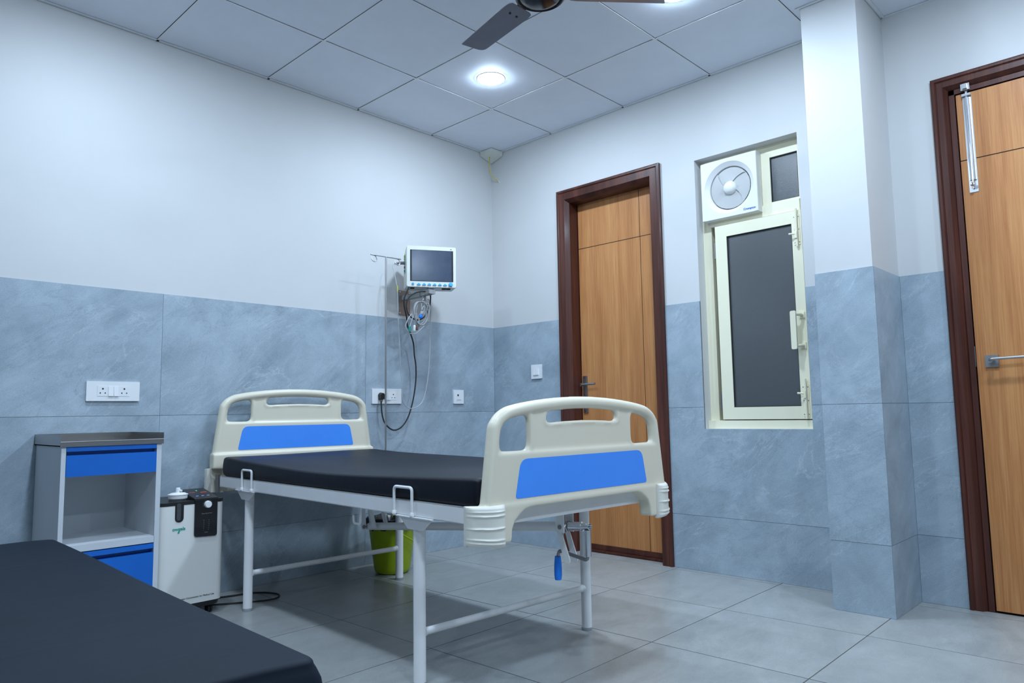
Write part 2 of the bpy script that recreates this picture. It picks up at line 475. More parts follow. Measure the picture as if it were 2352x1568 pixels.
# left wall of the photograph (y = 0)
wl = wall('wall_left', 'white painted wall with a stone tile dado behind the bed head', [((XB-.1, .004, DADO), (.2, .12, H+.04)), ((XB-.1, .008, -.05), (.2, .12, DADO))])
backing(wl, (XB, .0025, 0), (0.005, .010, DADO-.003))
jx = [0, -1.106, -2.304, -3.502, -4.70, -5.90, -7.10, XB]
for z0, z1 in ROWS:
    tiles(wl, [rect(jx[k+1], jx[k], z0, z1) for k in range(len(jx)-1)], lambda a, z, d: (a, d, z), None)
# right wall (x = 0) with door 1 and the window
D1 = (-.629, -1.433, 2.364)       # door frame outer left, right, top
W1 = (-1.66, -2.258, .78, 2.32)   # window opening
T = .20
wr = wall('wall_right', 'white painted wall with tile dado around the door and window', [
    ((.004, 0.12, DADO), (T, D1[0]-.02, H+.04)), ((.008, .12, -.05), (T, D1[0]-.02, DADO)),
    ((.004, D1[0]-.02, D1[2]-.02), (T, D1[1]+.02, H+.04)),
    ((.004, D1[1]+.02, DADO), (T, W1[0], H+.04)), ((.008, D1[1]+.02, -.05), (T, W1[0], DADO)),
    ((.004, W1[0], W1[3]), (T, W1[1], H+.04)), ((.008, W1[0], -.05), (T, W1[1], W1[2])),
    ((.004, W1[1], DADO), (T, -2.60, H+.04)), ((.008, W1[1], -.05), (T, -2.60, DADO))])
backing(wr, (.0025, D1[0], 0), (.010, 0, DADO-.003))
backing(wr, (.0025, W1[0], 0), (.010, D1[1], DADO-.003))
backing(wr, (.0025, -2.5, 0), (.010, W1[1], DADO-.003)); backing(wr, (.0025, W1[1], 0), (.010, W1[0], W1[2]-.003))
fr_ = lambda a, z, d: (d, a, z)
for z0, z1 in ROWS: tiles(wr, [rect(D1[0], 0, z0, z1)], fr_, None)
tiles(wr, [rect(-2.43, D1[1], 0, .3), rect(W1[0], D1[1], .9, 1.5), rect(-2.43, W1[1], .9, 1.5),
           [(-2.43, .3), (D1[1], .3), (D1[1], .9), (W1[0], .9), (W1[0], W1[2]), (W1[1], W1[2]), (W1[1], .9), (-2.43, .9)]], fr_, None)
# column standing out of the right wall
CF, CL, CR = -.32, -2.43, -2.685
wc = wall('wall_column', 'square white column with a tiled lower half between window and door', [
    ((CF+.004, CL-.004, DADO), (.2, CR+.004, H+.04)), ((CF+.008, CL-.008, -.05), (.2, CR+.008, DADO))])
backing(wc, (CF+.0025, CL-.0025, 0), (.06, CR+.0025, DADO-.003))
for z0, z1 in ROWS:
    tiles(wc, [rect(CR, CL, z0, z1)], lambda a, z, d: (CF+d, a, z), None)
    tiles(wc, [rect(CF+TT, .06, z0, z1)], lambda a, z, d: (a, CR+d, z), None)
    tiles(wc, [rect(CF+TT, .0, z0, z1)], lambda a, z, d: (a, CL-d, z), None)
# right wall beyond the column (x = .055) with door 2
XW = .055
D2 = (-2.875, -3.965, 2.398)
we = wall('wall_right_far', 'white painted wall with tile dado beside the right-hand door', [
    ((XW+.004, CR+.02, DADO), (T, D2[0]-.02, H+.04)), ((XW+.008, CR+.02, -.05), (T, D2[0]-.02, DADO)),
    ((XW+.004, D2[0]-.02, D2[2]-.02), (T, D2[1]+.02, H+.04)),
    ((XW+.004, D2[1]+.02, DADO), (T, YB-.1, H+.04)), ((XW+.008, D2[1]+.02, -.05), (T, YB-.1, DADO))])
backing(we, (XW+.0025, D2[0], 0), (XW+.01, CR, DADO-.003)); backing(we, (XW+.0025, YB, 0), (XW+.01, D2[1], DADO-.003))
for z0, z1 in ROWS: tiles(we, [rect(D2[0], CR, z0, z1), rect(YB, D2[1], z0, z1)], lambda a, z, d: (XW+d, a, z), None)
# walls behind the camera
wn = wall('wall_near', 'white painted wall with tile dado behind the camera', [((XB-.1, YB-.12, DADO), (.2, YB-.004, H+.04)), ((XB-.1, YB-.12, -.05), (.2, YB-.008, DADO))])
backing(wn, (XB, YB-.01, 0), (.06, YB-.0025, DADO-.003))
wb = wall('wall_back', 'white painted wall with tile dado on the side away from the doors', [((XB-.12, YB, DADO), (XB-.004, .004, H+.04)), ((XB-.12, YB, -.05), (XB-.008, .004, DADO))])
backing(wb, (XB-.01, YB, 0), (XB-.0025, 0, DADO-.003))
for z0, z1 in ROWS:
    e = [XB, -6.0, -4.8, -3.6, -2.4, -1.2, XW]
    tiles(wn, [rect(e[k], e[k+1], z0, z1) for k in range(6)], lambda a, z, d: (a, YB-d, z), None)
    e = [YB, -5.8, -4.6, -3.4, -2.2, -1.0, 0]
    tiles(wb, [rect(e[k], e[k+1], z0, z1) for k in range(6)], lambda a, z, d: (XB-d, a, z), None)

# ------------------------------------------------------------------ doors
def door_frame(parent, x, yo_l, yo_r, ztop, wid, depth, proud=.014):
    """moulded frame: profile swept up one jamb, across the head, down the other (mitred)"""
    prof = [(0, 0.004), (0, -proud), (.006, -proud-.004), (.016, -proud-.004), (.020, -proud+.002), (.024, -proud), (wid-.022, -proud), (wid-.020, -proud+.003), (wid, .016), (wid, depth), (.02, depth)]
    bm = BM(); rings = []
    for y, z, sy in ((yo_l, 0, -1), (yo_l, ztop, -1), (yo_r, ztop, 1), (yo_r, 0, 1)):
        ring = []
        for d, xo in prof: ring.append(bm.verts.new((x+xo, y+sy*d, z if z == 0 else z-d)))
        rings.append(ring)
    n = len(prof)
    for A, B in zip(rings, rings[1:]):
        for k in range(n): bm.faces.new((A[k], A[(k+1) % n], B[(k+1) % n], B[k]))
    bm.faces.new(rings[0]); bm.faces.new(rings[-1][::-1])
    return finish(bm, 'door_frame', 'mahogany', parent, angle=25)
def door_leaf(parent, x, y0, y1, z0, z1, vg, hg):
    """leaf of veneered boards split by black grooves; y0 > y1"""
    finish(box(BM(), (x+.003, y0, z0), (x+.036, y1, z1)), 'leaf_core', 'groove_black', parent, smooth=False)
    ycuts = [y0]+([vg] if vg else [])+[y1]; zcuts = [z0]+([hg] if hg else [])+[z1]
    g = .0022
    for a in range(len(ycuts)-1):
        for b in range(len(zcuts)-1):
            ya = ycuts[a]-(g if a else 0); yb = ycuts[a+1]+(g if a+1 < len(ycuts)-1 else 0)
            za = zcuts[b]+(g if b else 0); zb = zcuts[b+1]-(g if b+1 < len(zcuts)-1 else 0)
            finish(box(BM(), (x, ya, za), (x+.008, yb, zb)), 'veneer_panel', 'oak_veneer', parent, bevel=.0006, bseg=1)
d1 = tag(link(D.objects.new('door_1', None)), 'narrow oak door with black grooves in a dark wooden frame left of the window', 'door', kind='structure')
door_frame(d1, 0, D1[0], D1[1], D1[2], .088, .15)
door_leaf(d1, .10, -.722, -1.342, .012, 2.276, -1.211, 1.973)
finish(box(BM(), (.07, -.71, 0), (.16, -1.35, .012)), 'threshold', 'mahogany', d1, smooth=False)
finish(box(BM(), (.094, -.722, .014), (.0995, -1.342, .045)), 'kick_strip', 'mahogany', d1, bevel=.001, bseg=1)
# long-plate lever handle
bm = prism(BM(), round_rect(-.770, .878, -.735, 1.12, .004), lambda y, z: (.0995, y, z), lambda y, z: (.092, y, z))
hp = finish(bm, 'handle_plate', 'satin_nickel', d1, bevel=.0012, bseg=1)
bm = BM(); cyl(bm, (.092, -.752, 1.062), (.050, -.752, 1.062), .010, .0095, 18)
tube(bm, smooth_path([(.052, -.752, 1.062), (.046, -.760, 1.062), (.045, -.80, 1.063), (.047, -.868, 1.064)], 5), .0075, 12)
finish(bm, 'lever', 'satin_nickel', hp)
bm = BM(); cyl(bm, (.092, -.752, .965), (.0905, -.752, .965), .007, None, 16); cyl(bm, (.092, -.752, 1.108), (.0908, -.752, 1.108), .003, None, 10); cyl(bm, (.092, -.752, .89), (.0908, -.752, .89), .003, None, 10)
finish(bm, 'keyhole', 'groove_black', hp)

d2 = tag(link(D.objects.new('door_2', None)), 'oak door with silver tower bolt in a dark wooden frame at the right edge', 'door', kind='structure')
door_frame(d2, XW, D2[0], D2[1], D2[2], .070, .14, .012)
# rebated inner lining
bm = BM()
for a, b in (((XW+.006, D2[0]-.068, 0), (XW+.12, D2[0]-.090, D2[2]-.068)), ((XW+.006, D2[1]+.068, 0), (XW+.12, D2[1]+.090, D2[2]-.068)), ((XW+.006, D2[0]-.068, D2[2]-.068), (XW+.12, D2[1]+.068, D2[2]-.090))): box(bm, a, b)
finish(bm, 'door_lining', 'mahogany', d2, bevel=.0015, bseg=1)
LX = XW+.010
door_leaf(d2, LX, D2[0]-.095, D2[1]+.095, .008, D2[2]-.096, None, 1.992)
bm = prism(BM(), round_rect(-3.053, 1.050, -3.003, 1.103, .002), lambda y, z: (LX-.0005, y, z), lambda y, z: (LX-.009, y, z))
rs = finish(bm, 'handle_rose', 'satin_nickel', d2, bevel=.001, bseg=1)
bm = BM(); cyl(bm, (LX-.008, -3.028, 1.077), (LX-.050, -3.028, 1.077), .0125, .0105, 20)
tube(bm, smooth_path([(LX-.043, -3.026, 1.078), (LX-.052, -3.034, 1.082), (LX-.052, -3.06, 1.084), (LX-.049, -3.155, 1.086)], 5), .0065, 12)
finish(bm, 'lever', 'satin_nickel', rs)
finish(box(BM(), (LX-.002, -2.962, 1.055), (LX+.012, -2.9675, 1.145)), 'latch_plate', 'chrome', d2, bevel=.001, bseg=1)
# tower bolt
def channel(bm, y, z0, z1, wd, dp):
    P = [(-wd, 0), (wd, 0), (wd, dp*.45), (wd*.72, dp*.5), (wd*.55, dp*.85), (wd*.2, dp), (-wd*.2, dp), (-wd*.55, dp*.85), (-wd*.72, dp*.5), (-wd, dp*.45)]
    prism(bm, P, lambda a, d: (LX-d, y+a, z0), lambda a, d: (LX-d, y+a, z1))
tb = finish(prism(BM(), round_rect(-3.031, 1.838, -2.996, 2.295, .001, 2), lambda y, z: (LX-.0005, y, z), lambda y, z: (LX-.003, y, z)), 'tower_bolt', 'aluminium', d2, bevel=.0005, bseg=1)
bm = BM(); channel(bm, -3.0135, 1.893, 2.277, .014, .016); finish(bm, 'bolt_barrel', 'aluminium', tb, angle=20)
bm = BM(); cyl(bm, (LX-.011, -3.0135, 1.853), (LX-.011, -3.0135, 2.312), .0055, None, 14); finish(bm, 'bolt_rod', 'chrome', tb)
bm = lathe(BM(), [(0, 0), (.0075, .001), (.009, .007), (.006, .014), (.004, .016), (.004, .022), (0, .022)], (LX-.036, -3.0135, 1.868), (1, 0, 0), 16); finish(bm, 'bolt_knob', 'chrome', tb)
bm = BM(); box(bm, (LX-.003, -3.031, 2.283), (LX-.0195, -2.996, 2.294)); finish(bm, 'bolt_guide', 'aluminium', tb, bevel=.001, bseg=1)
bm = BM(); box(bm, (XW-.010, -3.031, 2.308), (XW-.016, -2.996, 2.338)); channel_y = -3.0135
box(bm, (XW-.010, -3.022, 2.312), (XW-.028, -3.005, 2.334)); finish(bm, 'bolt_keeper', 'aluminium', tb, bevel=.002, bseg=2)

# ------------------------------------------------------------------ window with sash, transom light
w1 = tag(link(D.objects.new('window_1', None)), 'cream metal window with dark frosted glass beside the column', 'window', kind='structure')
yl, yr, zb, zt = W1
bm = BM()
fx0, fx1 = .078, .135
for a, b in (((fx0, yl, zb), (fx1, yl-.052, zt)), ((fx0, yr, zb), (fx1, yr+.030, zt)), ((fx0, yl-.052, zt), (fx1, yr+.03, zt-.045)), ((fx0-.03, yl, zb), (fx1, yr, zb+.045)), ((fx0-.012, yl-.052, 1.925), (fx1, yr+.03, 1.985)), ((fx0, -2.02, 1.985), (fx1, -2.055, zt-.045))): box(bm, a, b)
wf = finish(bm, 'window_frame', 'window_cream', w1, bevel=.0025, bseg=2)
finish(box(BM(), (.138, yl, zb), (.16, yr, zt)), 'dark_backing', 'groove_black', w1, smooth=False)
def sash(name, x0, x1, ya, yb, za, zb_, b, parent):
    bm = BM()
    for p, q in (((x0, ya, za), (x1, ya-b[0], zb_)), ((x0, yb, za), (x1, yb+b[1], zb_)), ((x0, ya-b[0], za), (x1, yb+b[1], za+b[2])), ((x0, ya-b[0], zb_), (x1, yb+b[1], zb_-b[3]))): box(bm, p, q)
    s = finish(bm, name, 'window_cream', parent, bevel=.003, bseg=2)
    finish(box(BM(), (x0+.012, ya-b[0]-.0, za+b[2]), (x0+.018, yb+b[1], zb_-b[3])), 'pane', 'frosted_glass', s, smooth=False)
    bm = BM(); t = .004
    yA, yB, zA, zB = ya-b[0], yb+b[1], za+b[2], zb_-b[3]
    for p, q in (((x0+.004, yA, zA), (x0+.012, yA-t, zB)), ((x0+.004, yB, zA), (x0+.012, yB+t, zB)), ((x0+.004, yA-t, zA), (x0+.012, yB+t, zA+t)), ((x0+.004, yA-t, zB), (x0+.012, yB+t, zB-t))): box(bm, p, q)
    finish(bm, 'glazing_gasket', 'black_rubber', s, smooth=False)
    return s
sx = .045
sa = sash('window_sash', sx, sx+.034, -1.750, -2.240, .830, 1.918, (.068, .052, .066, .066), w1)
sm = sash('top_light', .072, .100, -2.055, -2.240, 1.985, zt-.040, (.022, .012, .012, .034), w1)
# hinges
for z in (1.78, .93):
    bm = BM(); cyl(bm, (sx+.004, -1.744, z-.045), (sx+.004, -1.744, z+.045), .006, None, 12); finish(bm, 'hinge', 'dark_steel', w1)
# pull handle
bm = BM(); hy, hz0, hz1 = -2.218, 1.192, 1.378
for z in (hz0+.014, hz1-.014):
    box(bm, (sx-.006, hy-.014, z-.016), (sx, hy+.014, z+.016))
tube(bm, smooth_path([(sx-.004, hy, hz1-.014), (sx-.03, hy+.004, hz1-.012), (sx-.050, hy+.022, hz1-.012)], 4), .009, 10)
tube(bm, smooth_path([(sx-.004, hy, hz0+.014), (sx-.03, hy+.004, hz0+.012), (sx-.050, hy+.022, hz0+.012)], 4), .009, 10)
wh = finish(bm, 'pull_handle', 'window_cream', w1, bevel=0)
bm = prism(BM(), round_rect(-.016, hz0-.006, .016, hz1+.006, .008), lambda a, z: (sx-.046+a*.25, hy+.026+a, z), lambda a, z: (sx-.058+a*.25, hy+.026+a, z)); finish(bm, 'grip', 'window_cream', wh, bevel=.003)
def slide_bolt(z0, z1, knob):
    y = -2.216
    bm = BM(); box(bm, (sx-.004, y-.016, z0), (sx, y+.016, z1)); o = finish(bm, 'slide_bolt', 'window_cream', w1, bevel=.001, bseg=1)
    bm = BM(); cyl(bm, (sx-.011, y-.002, z0-.012), (sx-.011, y-.002, z1+.03), .0062, None, 12); finish(bm, 'bolt_rod', 'window_cream', o)
    bm = BM(); box(bm, (sx-.022, y-.006, knob-.018), (sx-.004, y+.008, knob+.018)); tube(bm, [(sx-.018, y+.004, knob+.004), (sx-.024, y+.018, knob+.006), (sx-.026, y+.034, knob+.007)], .005, 8); finish(bm, 'bolt_knob', 'window_cream', o, bevel=.001, bseg=1)
    for z in (z0+.012, (z0+z1)/2, z1-.012):
        for yy in (y-.012, y+.012):
            bm = lathe(BM(), [(.0032, 0), (.0028, .0012), (0, .0016)], (sx-.004, yy, z), (-1, 0, 0), 8); finish(bm, 'screw', 'chrome', o)
slide_bolt(1.735, 1.895, 1.785)
slide_bolt(.842, 1.005, .955)
# dark gap line between sash and sill is the real 2 mm gap

# ================================================================== THINGS
# ------------------------------------------------------------------ downlights
lab = ['round recessed downlight glowing in the ceiling panel nearest the room corner', 'round recessed downlight glowing above the column, cut by the top edge', 'round recessed downlight in front of the right-hand door', 'round recessed downlight above the bedside cabinet', 'round recessed downlight above the navy couch mattress', 'round recessed downlight overhead behind the viewpoint', 'added unseen downlight far left of the viewpoint', 'added unseen downlight beyond the right-hand door', 'added unseen downlight at the back of the room behind the viewpoint']  # far left lamp and rearmost pair are added to brighten shaded faces
for k, (x, y) in enumerate(LAMP_SPOTS):
    t = thing('ceiling_downlight', lab[k], 'ceiling light', (x, y, H), 0, 'recessed ceiling downlights')
    bm = lathe(BM(), [(LAMP_R+.001, .001), (LAMP_R+.010, .001), (LAMP_R+.010, -.001), (LAMP_R+.006, -.003), (LAMP_R-.001, -.003)], seg=40, close=False)
    for f in list(bm.faces): pass
    finish(bm, 'trim_ring', 'white_plastic', t)
    bm = lathe(BM(), [(0, -.0095), (LAMP_R*.6, -.0090), (LAMP_R*.92, -.0075), (LAMP_R, -.003)], seg=18, close=False)
    bmesh.ops.recalc_face_normals(bm, faces=bm.faces)
    me = D.meshes.new('diffuser'); bm.to_mesh(me); bm.free(); mesh_obj(me, 'diffuser', 'lamp_glow', t, smooth=False)

# ------------------------------------------------------------------ ceiling fan
fan = thing('ceiling_fan', 'dark brown three-blade ceiling fan cut off by the top edge', 'fan', (-1.678, -1.968, H))
fz = -.347
bm = BM(); lathe(bm, [(0, 0), (.055, 0), (.060, -.02), (.045, -.06), (.016, -.075), (.014, -.075)], seg=28, close=False); finish(bm, 'ceiling_canopy', 'fan_brown', fan)
bm = BM(); cyl(bm, (0, 0, -.06), (0, 0, fz+.13), .012, None, 16); finish(bm, 'down_rod', 'fan_brown', fan)
bm = lathe(BM(), [(.014, fz+.14), (.04, fz+.13), (.05, fz+.10), (.085, fz+.085), (.098, fz+.07), (.100, fz+.045), (.095, fz+.026), (.088, fz+.021), (.084, fz+.027), (.078, fz+.025), (.068, fz+.016), (.045, fz+.007), (0, fz+.004)], seg=48, close=False); finish(bm, 'motor_housing', 'fan_dark', fan, angle=40)
for k in range(3):
    a = R(79-120*k); c, s = math.cos(a), math.sin(a)
    def bp(r, t, z): return (c*r-s*t, s*r+c*t, z)
    P = round_poly([(.120, -.050), (.15, -.056), (.480, -.050), (.505, .047), (.15, .056), (.120, .05)], [.012, .03, .032, .006, .03, .012], 4)
    bm = prism(BM(), P, lambda r, t: bp(r, t, fz+.045+t*.16-.0012), lambda r, t: bp(r, t, fz+.045+t*.16+.0012))
    bl = finish(bm, 'blade', 'fan_brown', fan, angle=40)
    bm = BM(); P2 = [(.088, -.016), (.12, -.02), (.20, -.034), (.20, .034), (.12, .02), (.088, .016)]
    prism(bm, P2, lambda r, t: bp(r, t, fz+.050+t*.16), lambda r, t: bp(r, t, fz+.0465+t*.16)); finish(bm, 'blade_iron', 'fan_dark', fan)
    for t_ in (-.016, .016): finish(cyl(BM(), bp(.178, t_, fz+.0435+t_*.16), bp(.178, t_, fz+.041+t_*.16), .005, None, 10), 'blade_screw', 'fan_dark', bl)

# ------------------------------------------------------------------ corner junction cover with loose wire
jb = thing('corner_junction_cover', 'small white cover in the ceiling corner with a yellow wire hanging out', 'junction box', (0, 0, H))
bm = BM(); q = .117
top = [(0, 0, 0), (-q, 0, 0), (-q, -q, 0), (0, -q, 0)]; low = [(0, 0, -.062), (-q*.97, 0, -.032), (-q*.96, -q*.96, -.010), (0, -q*.97, -.032)]
A = [bm.verts.new(p) for p in top]; B = [bm.verts.new(p) for p in low]; cpt = bm.verts.new((-q*.52, -q*.52, -.036))
for k in range(4): bm.faces.new((A[k], A[(k+1) % 4], B[(k+1) % 4], B[k])); bm.faces.new((B[k], B[(k+1) % 4], cpt))
bm.faces.new(A[::-1]); finish(bm, 'cover', 'off_white_plastic', jb, bevel=.004, bseg=3, angle=50)
bm = tube(BM(), smooth_path([(-.062, -.045, -.03), (-.068, -.05, -.05), (-.071, -.05, -.103), (-.060, -.05, -.160), (-.040, -.06, -.190), (-.010, -.075, -.210)], 6), .0032, 8); finish(bm, 'wire', 'cable_yellow', jb)
bm = tube(BM(), smooth_path([(-.010, -.075, -.210), (-.002, -.079, -.216), (.0, -.084, -.226)], 5), .0024, 8); finish(bm, 'wire_tip', 'white_plastic', jb)

# ------------------------------------------------------------------ exhaust fan
ef = thing('exhaust_fan', 'square white exhaust fan set in the upper left of the window', 'fan', (.02, -1.857, 2.122))
hw, hh, r0 = .168, .170, .148
sq = round_rect(-hw, -hh, hw, hh, .012)
def ring_faces(bm, outer, inner):
    """faces between an outer loop and an inner circle loop with equal counts"""
    n = len(outer)
    for k in range(n): bm.faces.new((outer[k], outer[(k+1) % n], inner[(k+1) % n], inner[k]))
# front plate with round opening, swept from square to circle
n = 64
def sqp(a, hw_, hh_):
    c, s = math.cos(a), math.sin(a); m = min(hw_/max(abs(c), 1e-6), hh_/max(abs(s), 1e-6)); return (c*m, s*m)
bm = BM(); loops = []
for (kind, rr, xx) in (('s', 1.0, .055), ('s', 1.0, .004), ('s', .985, 0), ('c', r0, 0), ('c', r0-.003, .003), ('c', r0-.012, .010), ('c', r0-.024, .020), ('c', r0-.028, .045)):
    L_ = []
    for k in range(n):
        a = 2*PI*k/n+PI/4
        y, z = sqp(a, hw*rr, hh*rr) if kind == 's' else (rr*math.cos(a), rr*math.sin(a))
        L_.append(bm.verts.new((xx, y, z)))
    loops.append(L_)
for P_, Q_ in zip(loops, loops[1:]): ring_faces(bm, P_, Q_)
finish(bm, 'housing', 'white_plastic', ef, angle=30)
bm = lathe(BM(), [(r0-.027, .044), (0, .044)], (0, 0, 0), (1, 0, 0), 40, close=False); finish(bm, 'shutter_back', 'grey_plastic', ef)
bm = lathe(BM(), [(0, -.006), (.020, -.004), (.032, .004), (.037, .014), (.038, .028), (.0, .028)], (0, 0, 0), (1, 0, 0), 32, close=False); finish(bm, 'hub', 'white_plastic', ef)
for k in range(4):
    bm = BM(); G = []
    for i in range(7):
        r_ = .036+(r0-.0305-.036)*i/6; row = []
        for j in range(9):
            a = 2*PI*k/4+R(20)+R(96)*j/8+.45*(i/6)
            row.append(bm.verts.new((.027-.007*(j/8)+.002*i/6, r_*math.cos(a), r_*math.sin(a))))
        G.append(row)
    for i in range(6):
        for j in range(8): bm.faces.new((G[i][j], G[i+1][j], G[i+1][j+1], G[i][j+1]))
    bmesh.ops.solidify(bm, geom=bm.faces[:], thickness=.0018); finish(bm, 'blade', 'white_plastic', ef)
lettering('maker_lettering', 'Crompton', .0165, 'text_blue', ef, (-.0006, -.118, -.146), (0, -1, 0), (0, 0, 1), bold=.0004)

# ------------------------------------------------------------------ wall plates
def plate(name, label, cat, loc, wdt, hgt, ax):
    """ax 'y': on the wall y = 0 (local x along the wall); ax 'x': on the wall x = 0"""
    t = thing(name, label, cat, loc, 0 if ax == 'y' else R(-90))
    bm = prism(BM(), round_rect(-wdt/2, -hgt/2, wdt/2, hgt/2, .003), lambda a, z: (a, 0, z), lambda a, z: (a, -.011, z))
    finish(bm, 'face_plate', 'switch_white', t, bevel=.003, bseg=3); return t
def module(t, name, x, wdt, hgt=.046, proud=.0015, tilt=0):
    bm = box(BM(), (x-wdt/2+.0006, -.0105, -hgt/2), (x+wdt/2-.0006, -.011-proud, hgt/2))
    if tilt:
        for v in bm.verts:
            if v.co.y < -.0112: v.co.y -= tilt*(.5-v.co.z/hgt)
    return finish(bm, name, 'switch_white', t, bevel=.0008, bseg=1)
def socket3(t, x):
    o = module(t, 'socket', x, .046)
    for dx, dz, r in ((0, .011, .0041), (-.0105, -.0085, .0030), (.0105, -.0085, .0030)):
        bm = BM(); cyl(bm, (x+dx, -.0118, dz), (x+dx, -.0129, dz), r, None, 14); finish(bm, 'socket_hole', 'groove_black', o)
def rocker(t, x, wdt=.0225): module(t, 'rocker_switch', x, wdt, proud=.0022, tilt=.004)
p1 = plate('power_outlet', 'wide white outlet plate with two empty sockets above the bedside cabinet', 'outlet', (-2.518, 0, 1.0145), .228, .091, 'y')
socket3(p1, -.046); rocker(p1, -.0115); rocker(p1, .0115); socket3(p1, .046)
p2 = plate('power_outlet', 'wide white outlet plate with a black plug behind the metal drip pole', 'outlet', (-.953, 0, 1.001), .222, .093, 'y')
socket3(p2, -.046); rocker(p2, -.0115); rocker(p2, .0115); socket3(p2, .046)
p3 = plate('data_outlet', 'small white data socket plate low on the wall near the corner', 'outlet', (-.354, 0, 1.001), .090, .094, 'y')
o = module(p3, 'socket_insert', 0, .046, .050)
finish(box(BM(), (-.014, -.0120, .004), (-.003, -.0132, .017)), 'jack_opening', 'groove_black', o, smooth=False)
finish(box(BM(), (-.018, -.0120, -.0215), (.018, -.0131, -.0195)), 'label_line', 'text_grey', o, smooth=False)
p4 = plate('light_switch', 'small white switch plate between the corner and the narrow door', 'switch', (0, -.4155, 1.1625), .093, .096, 'x')
rocker(p4, -.0115); rocker(p4, .0115)

# ------------------------------------------------------------------ hospital bed
BED = ((-1.628, -.450, 0), R(-2.484))
bed = thing('hospital_bed', 'white steel hospital bed with cream head and foot boards and blue panels', 'bed', BED[0], BED[1])
LW, LL = .841/2, 1.325
def leg(x, y, tilt=0):
    bm = lathe(BM(), [(.0175, 0), (.0215, .002), (.0215, .012), (.0208, .014), (.0208, .545)], (x, y, 0), seg=24); return bm
for sx_ in (-1, 1):
    for y in (0, -LL):
        finish(leg(sx_*LW, y), 'leg', 'white_enamel', bed)
        bm = BM(); lathe(bm, [(.0214, 0), (.0222, .003), (.0218, .012)], (sx_*LW, y, .0002), seg=20, close=False); finish(bm, 'foot_cap', 'cable_pale', bed)
        # folded gusset plate below the side rail
        xo = sx_*(LW+.024)
        P = [(y+.100, .546), (y-.112, .546), (y-.112, .541), (y-.045, .508), (y+.020, .508), (y+.100, .541)]
        P = [(y+.085, .545), (y-.108, .545), (y-.052, .503), (y+.030, .503)]
        bm = prism(BM(), P, lambda a, z: (xo+sx_*.002, a, z), lambda a, z: (xo-sx_*.0015, a, z))
        finish(bm, 'gusset_plate', 'white_enamel', bed, bevel=.0006, bseg=1)
        finish(box(BM(), (xo+sx_*.012, y+.088, .5425), (xo-sx_*.03, y-.112, .5455)), 'rail_seat', 'white_enamel', bed, bevel=.0006, bseg=1)
# lower cross bars
for y in (0, -LL):
    bm = tube(BM(), [(-LW+.012, y, .166), (LW-.012, y, .166)], .0125, 16)
    for sx_ in (-1, 1): lathe(bm, [(.0165, 0), (.0150, .006), (.0125, .010)], (sx_*(LW-.018), y, .166), (-sx_, 0, 0), 16)
    finish(bm, 'cross_bar', 'white_enamel', bed)
# side rails (channel) and end rails
for sx_ in (-1, 1):
    xo = sx_*(LW+.026)
    bm = BM()
    box(bm, (xo, .287, .545), (xo-sx_*.003, -1.655, .597)); box(bm, (xo, .287, .545), (xo-sx_*.04, -1.655, .548)); box(bm, (xo, .287, .594), (xo-sx_*.04, -1.655, .597))
    finish(bm, 'side_rail', 'white_enamel', bed, bevel=.001, bseg=1)
for y0, y1 in ((.265, .300), (-1.628, -1.663)):
    finish(box(BM(), (-LW-.02, y0, .541), (LW+.02, y1, .597)), 'end_rail', 'white_enamel', bed, bevel=.003)
finish(box(BM(), (-LW-.016, .262, .590), (LW+.016, -1.626, .5965)), 'platform', 'white_enamel', bed, bevel=.001, bseg=1)
for y in (.0, -.45, -.9, -1.32):
    finish(box(BM(), (-LW-.018, y+.015, .551), (LW+.018, y-.015, .5895)), 'platform_bearer', 'white_enamel', bed, bevel=.001, bseg=1)
# wire loops (mattress stops)
for sx_ in (-1, 1):
    for yv in (-.0385, -1.277):
        xo = sx_*(LW+.033)
        pts = round_poly([(yv+.0515, .546), (yv+.0515, .640), (yv-.0515, .640), (yv-.0515, .546)], [0.001, .014, .014, .001], 5)
        bm = tube(BM(), [(xo, a, z) for a, z in pts], .0052, 10)
        for a in (yv+.0515, yv-.0515): lathe(bm, [(.0052, 0), (.008, .004), (.0075, .012), (.0052, .016)], (xo, a, .544), (0, 0, 1), 10)
        finish(bm, 'mattress_stop', 'white_enamel', bed)
# J hook hanging from the near rail
bm = tube(BM(), [(-.412, -a, z) for a, z in round_poly([(.948, .548), (.945, .479), (.899, .479), (.896, .506)], [.001, .012, .012, .001], 5)], .0042, 10); finish(bm, 'drainage_hook', 'white_enamel', bed)

